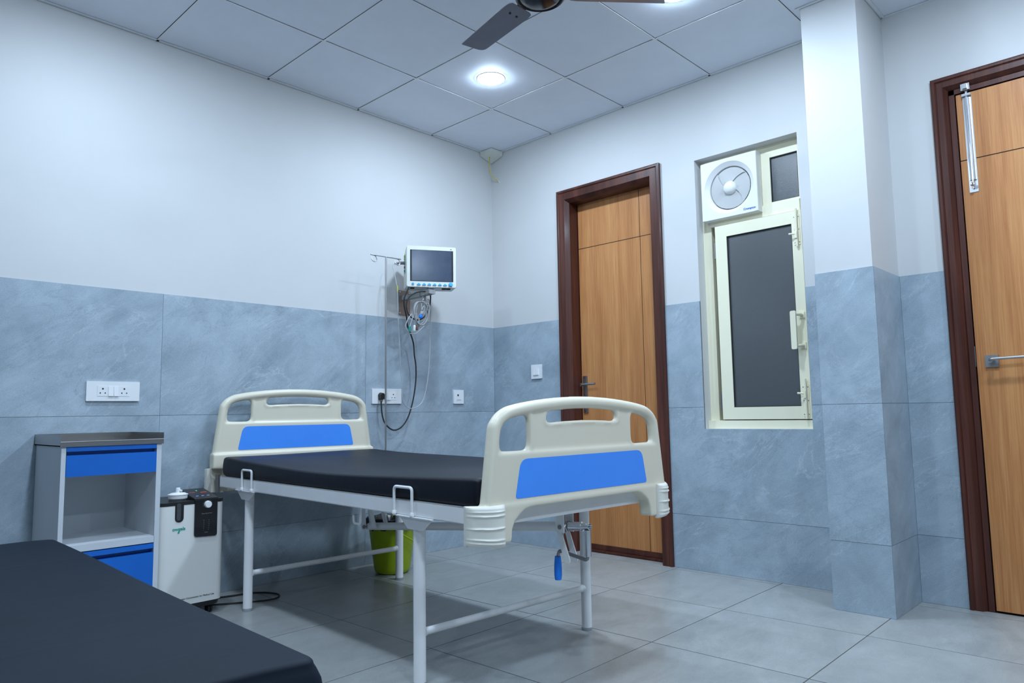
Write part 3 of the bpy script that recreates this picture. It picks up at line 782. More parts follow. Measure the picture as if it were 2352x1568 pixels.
# head / foot boards ---------------------------------------------------------
OUT = [(-.462, 0), (-.432, .212), (-.425, .238), (-.407, .263), (-.380, .282), (-.340, .296), (-.24, .311), (-.12, .3215), (0, .325)]
OUT = OUT+[(-x, h) for x, h in OUT[-2::-1]]
WIN = [(-.392, .178), (-.386, .216), (-.372, .240), (-.350, .256), (-.318, .263), (-.285, .266), (-.270, .260), (-.264, .244), (-.264, .180), (-.270, .161), (-.285, .1535), (-.378, .1535), (-.389, .160)]
SLOT = [(-.180, .262), (-.183, .250), (-.176, .241), (-.160, .2385), (-.08, .2425), (0, .244), (.08, .2425), (.160, .2385), (.176, .241), (.183, .250), (.180, .262), (.170, .276), (.150, .280), (.075, .285), (0, .287), (-.075, .285), (-.150, .280), (-.170, .276)]
def curve_plate(outer, holes, thick, rnd):
    cu = D.curves.new('plate', 'CURVE'); cu.dimensions = '2D'; cu.fill_mode = 'BOTH'; cu.extrude = thick/2-rnd; cu.bevel_depth = rnd; cu.bevel_resolution = 2; cu.offset = -rnd
    for P in [outer]+holes:
        sp = cu.splines.new('POLY'); sp.points.add(len(P)-1); sp.use_cyclic_u = True
        for p, (x, y) in zip(sp.points, P): p.co = (x, y, 0, 1)
    o = link(D.objects.new('plate', cu)); bpy.context.view_layer.update()
    me = D.meshes.new_from_object(o.evaluated_get(bpy.context.evaluated_depsgraph_get()))
    D.objects.remove(o); D.curves.remove(cu)
    me.transform(Matrix.Rotation(PI/2, 4, 'X'))          # (x, h) -> x, z ; thickness along y
    return me
def make_board(drop, arch, skirt=None):
    """drop = how far the lower apron reaches below the step line"""
    bm = BM()
    mirror = [(-x, h) for x, h in WIN]
    me = curve_plate([(x*.974, max(h*.970, .0)) for x, h in OUT], [WIN, SLOT, mirror], .018, .003)
    bm.from_mesh(me); D.meshes.remove(me); bmesh.ops.remove_doubles(bm, verts=bm.verts, dist=1e-5)
    # arched tubular rim
    inner = [Vector((x, 0, h)) for x, h in OUT]
    path = []
    cen = Vector((0, 0, .0))
    for i, p in enumerate(inner):
        a = inner[max(i-1, 0)]; b = inner[min(i+1, len(inner)-1)]; d = (b-a).normalized(); nrm = Vector((d.z, 0, -d.x))
        path.append(p+nrm*.0205)
    tube(bm, smooth_path(path, 4), .0215, 16, ref=(0, 1, 0), r2=.0205)
    # lower flat field
    low = [(-.449, -.012), (-.449, 0), (-.428, .146), (.428, .146), (.449, 0), (.449, -.012)]
    prism(bm, low, lambda x, h: (x, -.0182, h), lambda x, h: (x, .0182, h))
    # ridge under the hand holes and rims round them
    tube(bm, [(-.43, 0, .142), (.43, 0, .142)], .0195, 16, ref=(0, 1, 0), r2=.0115)
    for P in (WIN, mirror):
        c = Vector((sum(p[0] for p in P)/len(P), sum(p[1] for p in P)/len(P)))
        Q = [c+(Vector(p)-c)*1.0+(Vector(p)-c).normalized()*.0105 for p in P]
        tube(bm, [(q_.x, 0, q_.y) for q_ in smooth_path([(q_.x, q_.y, 0) for q_ in Q], 3, True)], .0135, 10, True, ref=(0, 1, 0), r2=.0105)
    c = Vector((0, .2625)); Q = []
    for p in SLOT:
        dx, dy = p[0], p[1]-.2625
        Q.append((p[0]+(.010 if dx > .16 else -.010 if dx < -.16 else 0), p[1]+(-.008 if dy < -.01 else .004 if dy > .01 else 0)))
    tube(bm, [(q_.x, 0, q_.y) for q_ in smooth_path([(a, b, 0) for a, b in Q], 2, True)], .0125, 10, True, ref=(0, 1, 0), r2=.008)
    # ledge and apron with corner brackets
    box(bm, (-.466, -.0225, -.020), (.466, .0225, -.004))
    a0 = -arch
    half = [(.470, -.006), (.470, -drop), (.357, -drop), (.354, -drop+.035), (.343, -drop+.060), (.322, a0-.020), (.297, a0-.005), (.265, a0)]
    if skirt: half = [(.466, -.006), (.466, -skirt), (.405, -skirt-.004)]+[(.400, -drop)]+half[2:]
    ap = half+[(-x, h) for x, h in half[::-1]]
    prism(bm, ap, lambda x, h: (x, -.0215, h), lambda x, h: (x, .034, h))
    me = eval_mesh(bm, [('REMESH', dict(mode='VOXEL', voxel_size=.0040, use_smooth_shade=True)), ('SMOOTH', dict(factor=.5, iterations=14))], 'board')
    return me
def make_bumper():
    """curved pad with raised ribs, right-hand version: x from .392 to .502, outer face towards -y"""
    nx, nz = 12, 60; z0, z1 = -.127, -.002
    bm = BM(); F, B = [], []
    ribs = [(.88, .55), (.785, .8), (.49, .9), (.205, .8), (.11, .55)]
    for j in range(nz+1):
        t = j/nz; rowF, rowB = [], []
        for i in range(nx+1):
            s = i/nx
            x = .392+.112*s; y = -.0285-.010*math.sin(PI*min(1, s*1.25))*.6+.050*s**2.2
            edge = min(1, min(s, 1-s)*9, min(t, 1-t)*14); edge = edge**.5
            d = 0
            if .06 < s < .94:
                for c, a in ribs: d += .0058*a*math.exp(-((t-c-.018*math.sin(PI*s)*(-1))/.022)**2)*min(1, (s-.06)*14, (.94-s)*14)
            th = .010*edge+d
            z = z0+(z1-z0)*t+(.010*s if t < .5 else .0)*(1-2*t if t < .5 else 0)
            # rounded corners on the outer side
            nrm = Vector((.35*s, -1, 0)).normalized()
            p = Vector((x, y, z)); rowF.append(bm.verts.new(p+nrm*th)); rowB.append(bm.verts.new(p-nrm*.018))
        F.append(rowF); B.append(rowB)
    for j in range(nz):
        for i in range(nx):
            bm.faces.new((F[j][i], F[j][i+1], F[j+1][i+1], F[j+1][i])); bm.faces.new((B[j][i], B[j+1][i], B[j+1][i+1], B[j][i+1]))
    for j in range(nz):
        bm.faces.new((F[j][0], F[j+1][0], B[j+1][0], B[j][0])); bm.faces.new((F[j][nx], B[j][nx], B[j+1][nx], F[j+1][nx]))
    for i in range(nx):
        bm.faces.new((F[0][i], B[0][i], B[0][i+1], F[0][i+1])); bm.faces.new((F[nz][i], F[nz][i+1], B[nz][i+1], B[nz][i]))
    return bm
def board_set(name, drop, arch, loc, rz, bz, skirt=None):
    o = mesh_obj(make_board(drop, arch, skirt), name, 'cream_plastic', bed, angle=60); o.location = loc; o.rotation_euler = (0, 0, rz)
    P = round_poly([(-.338, .009), (.338, .009), (.312, .129), (-.312, .129)], [.012, .012, .030, .030], 5)
    for s in (-1, 1):
        bm = prism(BM(), P, lambda x, h: (x, s*.0160, h), lambda x, h: (x, s*.0192, h)); finish(bm, 'decor_panel', 'panel_blue', o, bevel=.0007, bseg=1)
    b1 = finish(make_bumper(), 'corner_bumper', 'cream_plastic_bumper', o, angle=60); b1.location = (0, 0, bz)
    bm = make_bumper()
    for v in bm.verts: v.co.x *= -1
    b2 = finish(bm, 'corner_bumper', 'cream_plastic_bumper', o, angle=60); b2.location = (0, 0, bz)
    return o
foot = board_set('foot_board', .118, .021, (0, -1.688, .6115), 0, 0)
head = board_set('head_board', .195, .085, (0, .358, .7085), PI, -.074, .078)
# bright dowels joining boards to the frame
for y in (.315, -1.665):
    for sx_ in (-1, 1): finish(box(BM(), (sx_*.40-.012, y-.03, .553), (sx_*.40+.012, y+.03, .588)), 'board_bracket', 'dark_steel', bed, bevel=.002)
    for sx_ in (-1, 1): finish(box(BM(), (sx_*.452, y-.018, .515), (sx_*.440, y+.018, .603)), 'corner_bracket', 'dark_steel', bed, bevel=.002)

# crank gear under the bed ----------------------------------------------------
bm = tube(BM(), [(0, -.36, .366), (0, -1.60, .489)], .0165, 18); finish(bm, 'crank_tube', 'white_enamel', bed)
for sx_ in (-1, 1):
    bm = prism(BM(), round_poly([(-.335, .348), (-.372, .352), (-.335, .55), (-.285, .55)], [.016, .016, .004, .004], 4), lambda a, z: (sx_*.021, a, z), lambda a, z: (sx_*.025, a, z)); lv = finish(bm, 'lift_lever', 'white_enamel', bed, bevel=.0006, bseg=1)
    bm = prism(BM(), [(-.44, .37), (-.47, .372), (-.395, .55), (-.36, .55)], lambda a, z: (sx_*.030, a, z), lambda a, z: (sx_*.034, a, z)); finish(bm, 'lift_strut', 'white_enamel', bed, bevel=.0006, bseg=1)
bm = BM(); cyl(bm, (-.034, -.362, .367), (.034, -.362, .367), .008, None, 14); finish(bm, 'pivot_bolt', 'dark_steel', bed)
for sx_ in (-1, 1):
    xo = sx_*.024
    finish(prism(BM(), [(-1.580, .548), (-1.618, .548), (-1.618, .470), (-1.580, .470)], lambda a, z: (xo-.002, a, z), lambda a, z: (xo+.002, a, z)), 'crank_hanger', 'white_enamel', bed, bevel=.0006, bseg=1)
    finish(prism(BM(), round_poly([(-1.582, .469), (-1.604, .469), (-1.640, .378), (-1.634, .368), (-1.612, .373)], [.002, .002, .008, .006, .006], 3), lambda a, z: (xo-.0018-sx_*.004, a, z), lambda a, z: (xo+.0018-sx_*.004, a, z)), 'handle_clip', 'white_enamel', bed, bevel=.0006, bseg=1)
bm = BM(); cyl(bm, (-.03, -1.600, .489), (.03, -1.600, .489), .0075, None, 14); finish(bm, 'hanger_bolt', 'dark_steel', bed)
bm = lathe(BM(), [(.0, 0), (.019, 0), (.0205, .004), (.0205, .012), (.018, .014), (.018, .020), (.0, .020)], (0, -1.604, .4895), (0, -1, .09), 6); finish(bm, 'crank_nut', 'stainless', bed)
ck = finish(lathe(BM(), [(.0, 0), (.0150, 0), (.0150, .048), (.0165, .050), (.0165, .060), (.0115, .062), (.0115, .090), (.009, .091), (.009, .080), (0, .080)], (0, -1.622, .491), (0, -1, .09), 24), 'crank_shaft', 'chrome', bed)
bm = tube(BM(), [(0, -1.703, .487), (0, -1.702, .400)], .0115, 16); finish(bm, 'crank_sleeve', 'chrome', ck)
pth = round_poly([(-1.702, .42), (-1.700, .386), (-1.570, .404), (-1.563, .375)], [.001, .014, .012, .001], 5)
bm = tube(BM(), [(0, a, z) for a, z in pth], .0062, 10); finish(bm, 'crank_arm', 'dark_steel', ck)
bm = lathe(BM(), [(0, 0), (.0105, 0), (.0125, -.020), (.0135, -.040), (.0135, -.066), (.0115, -.080), (0, -.080)], (0, -1.563, .383), (0, 0, 1), 20); finish(bm, 'crank_grip', 'grip_blue', ck)

# ------------------------------------------------------------------ mattresses
def mattress(x0, x1, y0, y1, z0, z1, rad, sagf, nx=26, ny=46, puff=.006):
    """rounded slab, closed; sagf(u, v) -> dz of the top, u, v in 0..1"""
    bm = BM(); ring = []
    w, l = (x1-x0)/2, (y1-y0)/2; cx, cy = (x0+x1)/2, (y0+y1)/2
    def outline(off, cr, n=8):
        return round_rect(-w+off, -l+off, w-off, l-off, max(cr-off, .004), n)
    # side profile from bottom to top
    prof = [(.010, z0), (.002, z0+.008)]
    for k in range(5): prof.append((-puff*math.sin(PI*(k+.5)/5), z0+.008+(z1-rad-z0-.008)*(k+.5)/5))
    for k in range(7):
        a = PI/2*k/6; prof.append((rad*(1-math.cos(a)), z1-rad+rad*math.sin(a)))
    # dense outline
    def dense(P, step=.035):
        out = []
        for i in range(len(P)):
            a, b = Vector(P[i-1]), Vector(P[i]); m = max(1, int((b-a).length/step))
            for k in range(m): q_ = a+(b-a)*k/m; out.append((q_.x, q_.y))
        return out
    base = dense(outline(0, .022, 5))
    def inset(p, off):
        return (p[0]*(w-off)/w, p[1]*(l-off)/l)
    loops = []
    for off, z in prof:
        L_ = []
        for p in base:
            qx, qy = inset(p, off); u, v = (qx+w)/(2*w), (qy+l)/(2*l)
            dz = sagf(u, v)*max(0, (z-z0)/(z1-z0))
            L_.append(bm.verts.new((cx+qx, cy+qy, z+dz)))
        loops.append(L_)
    off0 = prof[-1][0]
    for k in range(1, 12):
        f = 1-k/12
        L_ = []
        for p in base:
            qx, qy = inset(p, off0); qx *= f; qy *= f; u, v = (qx+w)/(2*w), (qy+l)/(2*l)
            L_.append(bm.verts.new((cx+qx, cy+qy, z1+sagf(u, v))))
        loops.append(L_)
    n = len(base)
    for A_, B_ in zip(loops, loops[1:]):
        for k in range(n): bm.faces.new((A_[k], A_[(k+1) % n], B_[(k+1) % n], B_[k]))
    c = bm.verts.new((cx, cy, z1+sagf(.5, .5)))
    for k in range(n): bm.faces.new((loops[-1][k], loops[-1][(k+1) % n], c))
    bm.faces.new(loops[0][::-1])
    return bm
mt = thing('bed_mattress', 'black leatherette mattress lying on the hospital bed', 'mattress', (BED[0][0], BED[0][1], .597), BED[1])
def sag1(u, v):     # v: 0 foot .. 1 head
    e = 4*v*(1-v)
    return -.020*e**1.0-.006*(1-v)-.010*math.exp(-((u-.0)/.10)**2)*e+.003*math.sin(9*v+3*u)+.003*math.sin(5*u+4*v)
bm = mattress(-.443, .440, -1.652, .272, 0, .096, .015, sag1, puff=.003)
finish(bm, 'mattress_cover', 'black_leatherette', mt, angle=70)

b2 = thing('exam_couch', 'low couch frame with white steel legs under the near navy mattress', 'couch', (-3.372, -2.540, 0), R(-1.9))
m2 = thing('couch_mattress', 'dark navy leatherette mattress in the near left foreground', 'mattress', (-3.372, -2.540, .370), R(-1.9))
def sag2(u, v): return -.004*math.exp(-((u-1)/.08)**2)+.002*math.sin(7*v+2*u)+.0015*math.sin(11*u+3*v)-.004*v
bm = mattress(-.425, .402, 0, 1.850, 0, .102, .012, sag2, puff=.012)
finish(bm, 'mattress_cover', 'navy_leatherette', m2, angle=70)
for x, y in ((-.37, .12), (.34, .12), (-.37, 1.70), (.34, 1.70)):
    finish(lathe(BM(), [(.017, 0), (.021, .002), (.021, .012), (.020, .014), (.020, .33)], (x, y, 0), seg=20), 'leg', 'white_enamel', b2)
for x in (-.40, .37): finish(box(BM(), (x-.02, .03, .325), (x+.02, 1.81, .368)), 'side_rail', 'white_enamel', b2, bevel=.002)
for y in (.05, 1.79): finish(box(BM(), (-.38, y-.02, .325), (.35, y+.02, .368)), 'end_rail', 'white_enamel', b2, bevel=.002)
finish(box(BM(), (-.38, .07, .362), (.35, 1.77, .3695)), 'deck', 'white_enamel', b2, smooth=False)
for y in (.12, 1.70): finish(tube(BM(), [(-.37, y, .15), (.34, y, .15)], .011, 12), 'cross_bar', 'white_enamel', b2)

# ------------------------------------------------------------------ bedside cabinet
CX0, CX1, CY, CZ = -2.817, -2.433, -.385, .778
cab = thing('bedside_cabinet', 'white metal bedside cabinet with blue drawer fronts and a steel tray top', 'cabinet', ((CX0+CX1)/2, CY/2, 0))
def cabbox(name, mat, a, b, parent=None, bevel=.0012, bseg=1):
    a = (a[0]-(CX0+CX1)/2, a[1]-CY/2, a[2]); b = (b[0]-(CX0+CX1)/2, b[1]-CY/2, b[2])
    return finish(box(BM(), a, b), name, mat, parent or cab, bevel=bevel, bseg=bseg)
st = .019
cabbox('side_panel', 'cabinet_enamel', (CX0, CY, .05), (CX0+st*.9, -.012, CZ)); cabbox('side_panel', 'cabinet_enamel', (CX1-st*1.05, CY, .05), (CX1, -.012, CZ))
cabbox('back_panel', 'cabinet_enamel', (CX0+st, -.016, .05), (CX1-st, -.012, CZ))
cabbox('shelf', 'cabinet_enamel', (CX0+st, CY, .357), (CX1-st, -.016, .384))
cabbox('bottom_panel', 'cabinet_enamel', (CX0+st, CY, .05), (CX1-st, -.016, .07))
cabbox('drawer_box', 'cabinet_enamel', (CX0+st, CY+.035, .660), (CX1-st, -.02, .770))
def front(name, z0, zslot0, zslot1, z1):
    f = cabbox(name, 'blue_enamel', (CX0+st*.9+.001, CY-.002, z0), (CX1-st*1.05-.001, CY+.016, zslot0), bevel=.002, bseg=2)
    cabbox('pull_recess', 'blue_enamel', (CX0+st, CY+.030, zslot0-.01), (CX1-st, CY+.034, zslot1+.005), f)
    cabbox('pull_lip', 'blue_enamel', (CX0+st*.9+.001, CY-.002, zslot1), (CX1-st*1.05-.001, CY+.014, z1), f, bevel=.002, bseg=2)
    f.parent = cab
    for c in f.children: pass
    return f
front('drawer_front', .656, .742, .757, .775)
front('cupboard_door', .075, .316, .333, .353)
for sx_ in (CX0+.03, CX1-.03):
    for yy in (CY+.03, -.045):
        bm = BM(); cyl(bm, (sx_-(CX0+CX1)/2, yy-CY/2, 0), (sx_-(CX0+CX1)/2, yy-CY/2, .052), .012, .014, 14); finish(bm, 'foot', 'black_rubber', cab)
# stainless tray top: pan with taller sides and back, low front lip
tray = cabbox('tray_top', 'stainless', (CX0-.006, CY-.006, CZ), (CX1+.006, -.004, CZ+.004))
tk = .0015
for a, b in (((CX0-.006, CY-.006, CZ), (CX0-.006+tk, -.004, CZ+.046)), ((CX1+.006-tk, CY-.006, CZ), (CX1+.006, -.004, CZ+.046)), ((CX0-.006, -.004-tk, CZ), (CX1+.006, -.004, CZ+.046)), ((CX0-.006, CY-.0065, CZ-.002), (CX1+.006, CY-.0065+tk, CZ+.018))):
    cabbox('tray_rim', 'stainless', a, b, tray, bevel=.0004)
finish(tube(BM(), [(CX0-.006-(CX0+CX1)/2, CY-.006-CY/2, CZ+.018), (CX1+.006-(CX0+CX1)/2, CY-.006-CY/2, CZ+.018)], .0022, 8), 'rolled_edge', 'stainless', tray)

# ------------------------------------------------------------------ oxygen concentrator
OC = (-2.278, -.215, 0)
oc = thing('oxygen_concentrator', 'white oxygen concentrator on castors with black control panel beside the cabinet', 'medical device', OC)
hx, hy = .146, .145
def plan(e=0, r=.035): return round_rect(-hx-e, -hy-e, hx+e, hy+e, r, 7)
bm = prism(BM(), plan(), lambda x, y: (x, y, .062), lambda x, y: (x, y, .498)); finish(bm, 'casing', 'concentrator_white', oc, bevel=.003, angle=40)
bm = prism(BM(), plan(.0012), lambda x, y: (x, y, .4985), lambda x, y: (x, y, .513)); finish(bm, 'top_cover', 'black_plastic', oc, bevel=.004, angle=40)
bm = prism(BM(), plan(-.004, .04), lambda x, y: (x*.97, y*.97, .040), lambda x, y: (x, y, .0615)); finish(bm, 'base', 'black_plastic', oc, bevel=.003, angle=40)
for x in (-.10, .10):
    for y in (-.10, .10):
        bm = BM(); cyl(bm, (x-.010, y, .0205), (x-.002, y, .0205), .0205, None, 20); cyl(bm, (x+.002, y, .0205), (x+.010, y, .0205), .0205, None, 20); box(bm, (x-.009, y-.012, .024), (x+.009, y+.014, .041)); finish(bm, 'castor', 'black_rubber', oc, bevel=.001, bseg=1)
FY = -hy-.0004
# front slot showing the humidifier bottle
sl = round_rect(-.080, .425, -.043, .52, .0175, 6)
bm = prism(BM(), [(x, z) for x, z in sl if z <= .51]+[], lambda x, z: (x, FY+.002, z), lambda x, z: (x, FY-.0022, z)); ws = finish(bm, 'bottle_slot', 'black_plastic', oc, bevel=.0012)
s2 = round_rect(-.0735, .4325, -.0555, .508, .0085, 5)
bm = prism(BM(), s2, lambda x, z: (x, FY-.002, z), lambda x, z: (x, FY-.0030, z)); finish(bm, 'bottle_window', 'smoky_bottle', ws)
# humidifier bottle
hb = lathe(BM(), [(0, .508), (.036, .508), (.038, .512), (.037, .522), (.0, .522)], (-.041, -.072, 0), seg=32); hb = finish(hb, 'humidifier_bottle', 'smoky_bottle', oc)
bm = lathe(BM(), [(.0, .5225), (.0395, .5225), (.0405, .526), (.0405, .538), (.043, .539), (.043, .5415), (.038, .542), (.030, .547), (.010, .5495), (.0095, .568), (.0075, .570), (0, .570)], (-.041, -.072, 0), seg=32); finish(bm, 'cap', 'white_plastic', hb, angle=40)
bm = BM(); cyl(bm, (-.041, -.072, .560), (-.030, -.088, .556), .0045, None, 12); finish(bm, 'outlet_spout', 'white_plastic', hb)
# control panel: front tongue and sloping console on top
P = round_poly([(.005, .352), (.108, .347), (.108, .512), (.005, .513)], [.012, .012, .001, .001], 5)
bm = prism(BM(), P, lambda x, z: (x, FY+.002, z), lambda x, z: (x, FY-.005, z)); cp = finish(bm, 'control_panel', 'black_gloss', oc, bevel=.001, bseg=1)
bm = BM(); P = [(-.152, .512), (-.152, .520), (-.135, .524), (.010, .552), (.028, .551), (.030, .513)]
prism(bm, P, lambda y, z: (.004, y, z), lambda y, z: (.109, y, z)); con = finish(bm, 'console', 'black_plastic', oc, bevel=.003, bseg=2)
slope = Vector((0, .145, .028)).normalized(); up_ = Vector((0, -slope.z, slope.y))
def on_console(x, t): p = Vector((0, -.135, .5243))+slope*t; return (x, p.y, p.z)
def dotc(name, mat, x, t, wx, wy):
    p = Vector(on_console(x, t)); bm = BM(); vs_ = []
    for sx_, sy_ in ((-1, -1), (1, -1), (1, 1), (-1, 1)): vs_.append(p+Vector((sx_*wx, 0, 0))+slope*(sy_*wy)+up_*.0006)
    A_ = [bm.verts.new(q_) for q_ in vs_]; B_ = [bm.verts.new(q_-up_*.0012) for q_ in vs_]
    for k in range(4): bm.faces.new((A_[k], A_[(k+1) % 4], B_[(k+1) % 4], B_[k]))
    bm.faces.new(A_); bm.faces.new(B_[::-1]); finish(bm, name, mat, con, smooth=False)
for x in (.022, .031, .040): dotc('led', 'led_red', x, .085, .0016, .0030)
dotc('led', 'led_red', .080, .078, .014, .0020)
dotc('led', 'led_green', .060, .110, .0026, .0042)
for x in (.030, .055, .080): dotc('touch_light', 'led_blue', x, .024, .0055, .0020)
bm = lathe(BM(), [(.0165, 0), (.0155, .010), (.0140, .013), (0, .0135)], (.062, FY-.005, .492), (0, -1, 0), 24); finish(bm, 'flow_knob', 'white_plastic', cp)
for k in range(11):
    a = R(200-16*k*1.15); bm = BM(); c = Vector((.062+.021*math.cos(a), FY-.0052, .492+.021*math.sin(a))); box(bm, c-Vector((.0006, .0004, .0011)), c+Vector((.0006, .0004, .0011))); finish(bm, 'dial_mark', 'text_grey', cp, smooth=False)
lettering('dial_lettering', 'Flow Adjustment', .0068, 'text_grey', cp, (.059, FY-.0056, .452), (1, 0, 0), (0, 0, 1), .0003)
for i in range(6):
    z = .422-.0088*i
    lettering('scale_mark', str(6-i), .0062, 'text_grey', cp, (.046, FY-.0056, z), (1, 0, 0), (0, 0, 1), .0003)
    lettering('scale_mark', '- '+str(6-i), .0062, 'text_grey', cp, (.068, FY-.0056, z), (1, 0, 0), (0, 0, 1), .0003)
lettering('scale_unit', 'L/min', .0070, 'text_grey', cp, (.058, FY-.0056, .368), (1, 0, 0), (0, 0, 1), .0003)
lettering('maker_lettering', 'owgels', .0205, 'text_green', oc, (-.0615, FY-.0003, .395), (1, 0, 0), (0, 0, 1), .0004, bold=.0005)
bm = lathe(BM(), [(.0022, 0), (.0042, 0), (.0042, .0006), (.0022, .0006)], (-.0625, FY-.0002, .3795), (0, -1, 0), 16); finish(bm, 'maker_emblem', 'text_green', oc)
lettering('use_lettering', 'Oxygen Concentrator for Medical Use', .0102, 'text_black', oc, (.103, FY-.0003, .089), (1, 0, 0), (0, 0, 1), .0004, 'RIGHT')
# its mains cord looping over the floor
pts = [(-2.19, -.072, .065), (-2.16, -.05, .03), (-2.10, -.085, .006), (-1.991, -.130, .006), (-1.897, -.150, .006), (-1.838, -.205, .006), (-1.816, -.280, .006), (-1.848, -.340, .006), (-1.907, -.350, .006), (-1.985, -.311, .006), (-2.09, -.250, .006), (-2.15, -.21, .006)]
tag(finish(tube(BM(), smooth_path(pts, 8), .0042, 8), 'mains_cord', 'black_rubber'), 'black mains cord looping on the floor behind the bed leg', 'cord')

# ------------------------------------------------------------------ green bucket
bk = thing('waste_bucket', 'lime green plastic waste bucket with black liner under the bed head', 'bucket', (-1.118, -.285, 0))
bm = lathe(BM(), [(0, .002), (.085, .002), (.096, .010), (.102, .030), (.136, .285), (.146, .287), (.148, .297), (.145, .300), (.133, .300), (.098, .032), (0, .018)], seg=40, close=False); finish(bm, 'shell', 'bucket_green', bk, angle=40)
bm = BM(); n = 48
prof = [(.150, .255), (.1515, .285), (.1500, .304), (.140, .309), (.130, .300), (.118, .24), (.105, .15), (0, .13)]
rings = []
for ri, (r, z) in enumerate(prof):
    if r == 0: rings.append([bm.verts.new((0, 0, z))]); continue
    rings.append([bm.verts.new(((r+.004*math.sin(k*2.3+ri))*math.cos(2*PI*k/n), (r+.004*math.sin(k*2.3+ri))*math.sin(2*PI*k/n), z+.010*math.sin(k*1.7)*(ri == 0)+.004*math.sin(k*1.1+ri)*(ri > 1))) for k in range(n)])
for A_, B_ in zip(rings, rings[1:]):
    for k in range(n):
        if len(B_) == 1: bm.faces.new((A_[k], A_[(k+1) % n], B_[0]))
        else: bm.faces.new((A_[k], A_[(k+1) % n], B_[(k+1) % n], B_[k]))
finish(bm, 'bin_liner', 'bin_liner', bk, angle=60)
pts = []
for k in range(13):
    a = R(-128+(180*k/12)); rr = .150
    pts.append((rr*math.cos(a), rr*math.sin(a), .270-.110*math.sin(PI*k/12)))
finish(tube(BM(), smooth_path(pts, 3), .0045, 8), 'bail_handle', 'bucket_green', bk)

# ------------------------------------------------------------------ drip pole on the bed
px, py = BED[0][0]+.47*math.cos(BED[1])+.2*math.sin(-BED[1])*-1, 0
c_, s_ = math.cos(BED[1]), math.sin(BED[1])
def bedw(u, v, z): return (BED[0][0]+u*c_+v*s_, BED[0][1]+u*s_-v*c_, z)
pl = bedw(.482, -.225, .50)
ip = thing('drip_pole', 'thin stainless drip pole with two hooks rising behind the bed', 'drip stand', pl, BED[1])
bm = tube(BM(), [(0, 0, 0), (0, 0, 1.318)], .0052, 14); finish(bm, 'rod', 'satin_nickel', ip)
bm = tube(BM(), [(-.106, 0, 1.318), (.106, 0, 1.318)], .0036, 12); cb = finish(bm, 'cross_bar', 'satin_nickel', ip)
for sx_ in (-1, 1):
    pts = [(sx_*.082+.018*math.sin(a), .004*math.cos(a), 1.318-.020+.020*math.cos(a)) for a in [R(-10+30*k) for k in range(11)]]
    bm = tube(BM(), pts, .0030, 10); finish(bm, 'hook_ring', 'satin_nickel', cb)
finish(box(BM(), (-.075, -.012, .055), (.010, .012, .080)), 'pole_socket', 'white_enamel', ip, bevel=.002)

# ------------------------------------------------------------------ monitor bracket, monitor, cables
br = thing('monitor_bracket', 'brown steel wall bracket with grey arm carrying the patient monitor', 'bracket', (-.814, 0, 1.602))
bm = prism(BM(), round_rect(-.047, -.079, .047, .079, .004), lambda x, z: (x, .0, z), lambda x, z: (x, -.005, z)); bp_ = finish(bm, 'wall_plate', 'bronze_plate', br, bevel=.0008, bseg=1)
for x in (-.038, .036):
    for z in (-.068, .068): finish(lathe(BM(), [(.005, 0), (.0045, .003), (0, .0042)], (x, -.005, z), (0, -1, 0), 12), 'screw', 'chrome', bp_)
lettering('plate_lettering', 'MEDCARE', .015, 'text_grey', bp_, (-.004, -.0053, -.026), (1, 0, 0), (0, 0, 1))
finish(box(BM(), (-.020, -.005, .018), (.020, -.185, .046)), 'arm_sleeve', 'arm_grey', br, bevel=.003)
finish(box(BM(), (-.016, -.180, .021), (.016, -.262, .045)), 'arm', 'arm_grey', br, bevel=.002)
finish(box(BM(), (-.022, -.232, .026), (.028, -.282, .052)), 'arm_head', 'arm_grey', br, bevel=.003)
bm = BM(); cyl(bm, (0, -.250, .048), (0, -.250, .070), .012, None, 16); finish(bm, 'swivel_post', 'grey_plastic', br)
bm = box(BM(), (-.010, -.196, -.060), (.010, -.212, .020)); hk = finish(bm, 'cable_hanger', 'arm_grey', br, bevel=.001, bseg=1)
for sx_ in (-1, 1):
    pts = [(sx_*.006, -.214, -.028), (sx_*.016, -.220, -.030), (sx_*.024, -.224, -.018), (sx_*.024, -.225, -.006), (sx_*.016, -.224, -.001)]
    finish(tube(BM(), smooth_path(pts, 5), .0034, 8), 'hook', 'arm_grey', hk)

ang = R(239.5)     # direction the screen faces
mo = thing('patient_monitor', 'cream patient monitor with dark screen and blue buttons on the wall bracket', 'monitor', (-.812, -.278, 1.668), ang+PI/2)
# local: -y faces the viewer, x to the right, z up
mw, mh, md = .156, .2585, .150
P = round_rect(-mw, 0, mw, mh, .010)
bm = BM(); L0 = []
for sc_, yy in ((.97, md), (1.0, md-.015), (1.0, .020), (1.0, .004), (.985, 0)):
    L0.append([bm.verts.new((x*sc_, yy-.0, mh/2+(z-mh/2)*sc_)) for x, z in P])
n = len(P)
for A_, B_ in zip(L0, L0[1:]):
    for k in range(n): bm.faces.new((A_[k], A_[(k+1) % n], B_[(k+1) % n], B_[k]))
bm.faces.new(L0[0][::-1]); bm.faces.new(L0[-1])
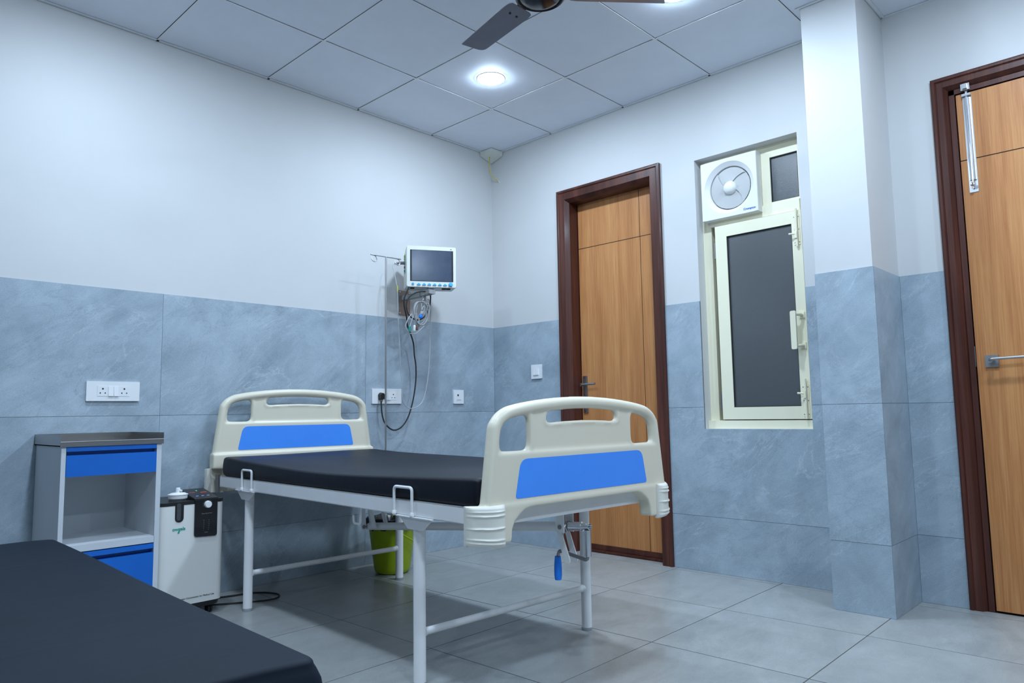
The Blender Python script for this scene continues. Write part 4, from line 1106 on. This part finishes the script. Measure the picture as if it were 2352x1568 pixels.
# sloping upper rear edge
for v in bm.verts:
    if v.co.y > .05 and v.co.z > mh*.8: v.co.z -= .030
finish(bm, 'case', 'off_white_plastic', mo, angle=35)
bm = prism(BM(), round_rect(-.134, .037, .136, .234, .002), lambda x, z: (x, .001, z), lambda x, z: (x, -.0012, z)); sf = finish(bm, 'screen_surround', 'screen_frame', mo)
finish(box(BM(), (-.124, -.0012, .040), (.124, -.0020, .231)), 'screen', 'lcd_screen', sf, smooth=False)
finish(lathe(BM(), [(.0072, 0), (.0070, .004), (.005, .006), (0, .0065)], (-.117, 0, .0205), (0, -1, 0), 20), 'power_button', 'sky_blue_plastic', mo)
bm = BM()
for dx in (-.006, .0, .006): box(bm, (-.117+dx-.0012, 0, .0085), (-.117+dx+.0012, -.0006, .0105))
finish(bm, 'indicator_marks', 'text_black', mo, smooth=False)
for k in range(6):
    x = -.081+k*.0328
    P = [(x-.0112, .0130), (x+.0112, .0130), (x+.0118, .0155), (x+.0055, .0225), (x, .0250), (x-.0055, .0225), (x-.0118, .0155)]
    bm = prism(BM(), P, lambda a, z: (a, .0, z), lambda a, z: (a, -.005, z)); finish(bm, 'soft_key', 'sky_blue_plastic', mo, bevel=.0015, bseg=2)
    finish(box(BM(), (x-.006, 0, .0092), (x+.006, -.0004, .0098)), 'key_legend', 'text_grey', mo, smooth=False)
finish(lathe(BM(), [(.0130, 0), (.0125, .012), (.0115, .015), (.006, .0160), (0, .0160)], (.1185, 0, .0205), (0, -1, 0), 24), 'rotary_knob', 'sky_blue_plastic', mo)
finish(box(BM(), (.117, 0, .242), (.127, -.0006, .246)), 'badge', 'text_black', mo, smooth=False)
# left side connector strip
cs = finish(box(BM(), (-mw-.0008, .055, .095), (-mw+.004, .095, .215)), 'connector_strip', 'terminal_green', mo, smooth=False)
for z, m_ in ((.205, 'terminal_yellow'), (.187, 'terminal_yellow'), (.135, 'terminal_red'), (.112, 'terminal_green')):
    finish(lathe(BM(), [(.0075, 0), (.0075, .006), (.004, .0065), (0, .0065)], (-mw, .075, z), (-1, 0, 0), 16), 'connector', m_, cs)
for x in (-.117, .082, .110): finish(box(BM(), (x-.012, .020, -.006), (x+.012, .045, .001)), 'foot', 'black_rubber', mo, bevel=.001, bseg=1)
finish(box(BM(), (-.020, .0, -.004), (.020, .05, .001)), 'mount_plate', 'grey_plastic', mo, smooth=False)

# black mains cord from the monitor to the outlet
cord = thing('monitor_power_cord', 'black power cord hanging from the monitor to the plug in the outlet', 'cord', (-.95, -.03, .80))
def rel(p, t): return tuple(a-b for a, b in zip(p, t.location))
pts = [(-.955, -.235, 1.660), (-.983, -.225, 1.591), (-.976, -.215, 1.535), (-.948, -.20, 1.480), (-.918, -.17, 1.430), (-.835, -.10, 1.385), (-.795, -.075, 1.330), (-.783, -.068, 1.262), (-.770, -.065, 1.203), (-.768, -.065, 1.126), (-.778, -.065, 1.041), (-.797, -.064, .957), (-.823, -.062, .882), (-.858, -.060, .828), (-.899, -.058, .798), (-.94, -.055, .792), (-.978, -.05, .814), (-1.002, -.045, .847), (-1.014, -.040, .900), (-1.018, -.038, .968)]
bm = tube(BM(), smooth_path([rel(p, cord) for p in pts], 6), .0045, 10); finish(bm, 'cable', 'black_rubber', cord)
pts = [(-.815, -.235, 1.645), (-.855, -.245, 1.642), (-.900, -.235, 1.632), (-.945, -.225, 1.600), (-.964, -.22, 1.552), (-.955, -.22, 1.504), (-.920, -.22, 1.473), (-.868, -.22, 1.466), (-.820, -.222, 1.495), (-.788, -.225, 1.553), (-.782, -.23, 1.610), (-.790, -.235, 1.640)]
bm = tube(BM(), smooth_path([rel(p, cord) for p in pts], 6), .0042, 10); finish(bm, 'cable_loop', 'black_rubber', cord)
pg = rel((-1.003, -.013, 1.000), cord)
bm = BM(); P = round_poly([(-.018, -.022), (.018, -.022), (.021, .010), (.008, .024), (-.008, .024), (-.021, .010)], .006, 3)
prism(bm, P, lambda x, z: (pg[0]+x, pg[1], pg[2]+z), lambda x, z: (pg[0]+x*.75-.004, pg[1]-.030, pg[2]+z*.8)); tube(bm, [(pg[0]-.006, pg[1]-.018, pg[2]-.018), (pg[0]-.013, pg[1]-.024, pg[2]-.036)], [.0085, .0055], 10)
finish(bm, 'plug', 'black_plastic', cord, bevel=.002)
# pale sensor lead with grey connector
sl_ = thing('sensor_lead', 'thin pale grey sensor lead drooping in a long loop below the monitor', 'cable', (-.92, -.15, .93))
pts = [(-.968, -.104, 1.822), (-.984, -.110, 1.806), (-.990, -.135, 1.750), (-.981, -.15, 1.658), (-.975, -.15, 1.559), (-.973, -.15, 1.46), (-.965, -.15, 1.346), (-.958, -.15, 1.223), (-.948, -.15, 1.093), (-.938, -.15, .979), (-.917, -.15, .939), (-.876, -.15, .922), (-.824, -.15, .934), (-.781, -.15, .971), (-.754, -.15, 1.047), (-.734, -.15, 1.157), (-.723, -.15, 1.301), (-.723, -.15, 1.43), (-.740, -.18, 1.520), (-.790, -.225, 1.570), (-.825, -.232, 1.572)]
bm = tube(BM(), smooth_path([rel(p, sl_) for p in pts], 6), .0028, 8); finish(bm, 'cable', 'cable_pale', sl_)
bm = tube(BM(), [rel(p, sl_) for p in ((-.906, -.1355, 1.830), (-.935, -.118, 1.829), (-.956, -.108, 1.826), (-.968, -.104, 1.822))], [.011, .0095, .0055, .003], 12); finish(bm, 'connector', 'grey_plastic', sl_)
bm = tube(BM(), [rel(p, sl_) for p in ((-.981, -.15, 1.678), (-.979, -.15, 1.638))], .0042, 10); finish(bm, 'label_tag', 'terminal_yellow', sl_)
# coiled grey ECG leads hanging from the bracket hook
ec = thing('ecg_lead_coil', 'coil of grey electrode leads with coloured ends hung under the monitor', 'cable', (-.87, -.25, 1.55))
def loop(cx, cz, rx, rz_, tilt, y0, dy, n=28, a0=90, a1=450):
    out = []
    for k in range(n+1):
        a = R(a0+(a1-a0)*k/n); x, z = rx*math.cos(a), rz_*math.sin(a)
        out.append((cx+x*math.cos(tilt)-z*math.sin(tilt), y0+dy*math.sin(a*1.5), cz+x*math.sin(tilt)+z*math.cos(tilt)))
    return out
for cx, cz, rx, rz_, tl, y0, rad, m_ in ((-.895, 1.503, .050, .068, .12, -.262, .0032, 'cable_grey'), (-.888, 1.500, .057, .072, .05, -.268, .0032, 'cable_grey'), (-.880, 1.498, .044, .078, -.10, -.256, .0030, 'cable_grey'), (-.862, 1.492, .032, .080, -.35, -.262, .0030, 'cable_pale'), (-.868, 1.535, .022, .040, .0, -.266, .0028, 'cable_grey')):
    bm = tube(BM(), [rel(p, ec) for p in loop(cx, cz, rx, rz_, tl, y0, .006)], rad, 8); finish(bm, 'lead_loop', m_, ec)
for pts, m_ in (([(-.935, -.265, 1.53), (-.952, -.265, 1.47), (-.965, -.262, 1.43), (-.972, -.262, 1.410)], 'cable_pale'), ([(-.92, -.265, 1.50), (-.935, -.265, 1.45), (-.936, -.262, 1.420)], 'cable_grey'), ([(-.90, -.265, 1.47), (-.912, -.262, 1.43)], 'cable_grey'), ([(-.985, -.262, 1.385), (-.97, -.262, 1.371), (-.93, -.262, 1.372), (-.895, -.262, 1.395), (-.86, -.262, 1.425)], 'cable_grey'), ([(-.96, -.263, 1.49), (-.99, -.263, 1.45), (-1.003, -.262, 1.41), (-.985, -.262, 1.385)], 'cable_pale'), ([(-.86, -.27, 1.56), (-.87, -.27, 1.51), (-.885, -.27, 1.485)], 'cable_grey')):
    bm = tube(BM(), smooth_path([rel(p, ec) for p in pts], 6), .0026, 8); finish(bm, 'electrode_lead', m_, ec)
for (a, b, r, m_) in (((-.972, -.262, 1.418), (-.976, -.262, 1.380), .008, 'terminal_green'), ((-.936, -.262, 1.424), (-.938, -.262, 1.388), .008, 'white_plastic'), ((-.912, -.262, 1.432), (-.918, -.262, 1.395), .008, 'terminal_brown'), ((-.890, -.27, 1.492), (-.898, -.27, 1.470), .011, 'grip_blue'), ((-.880, -.27, 1.512), (-.890, -.27, 1.492), .0095, 'cable_grey')):
    bm = lathe(BM(), [(0, 0), (r*.5, .0), (r, .006), (r, (Vector(b)-Vector(a)).length-.004), (r*.8, (Vector(b)-Vector(a)).length), (0, (Vector(b)-Vector(a)).length)], rel(a, ec), Vector(b)-Vector(a), 14); finish(bm, 'electrode_end', m_, ec)
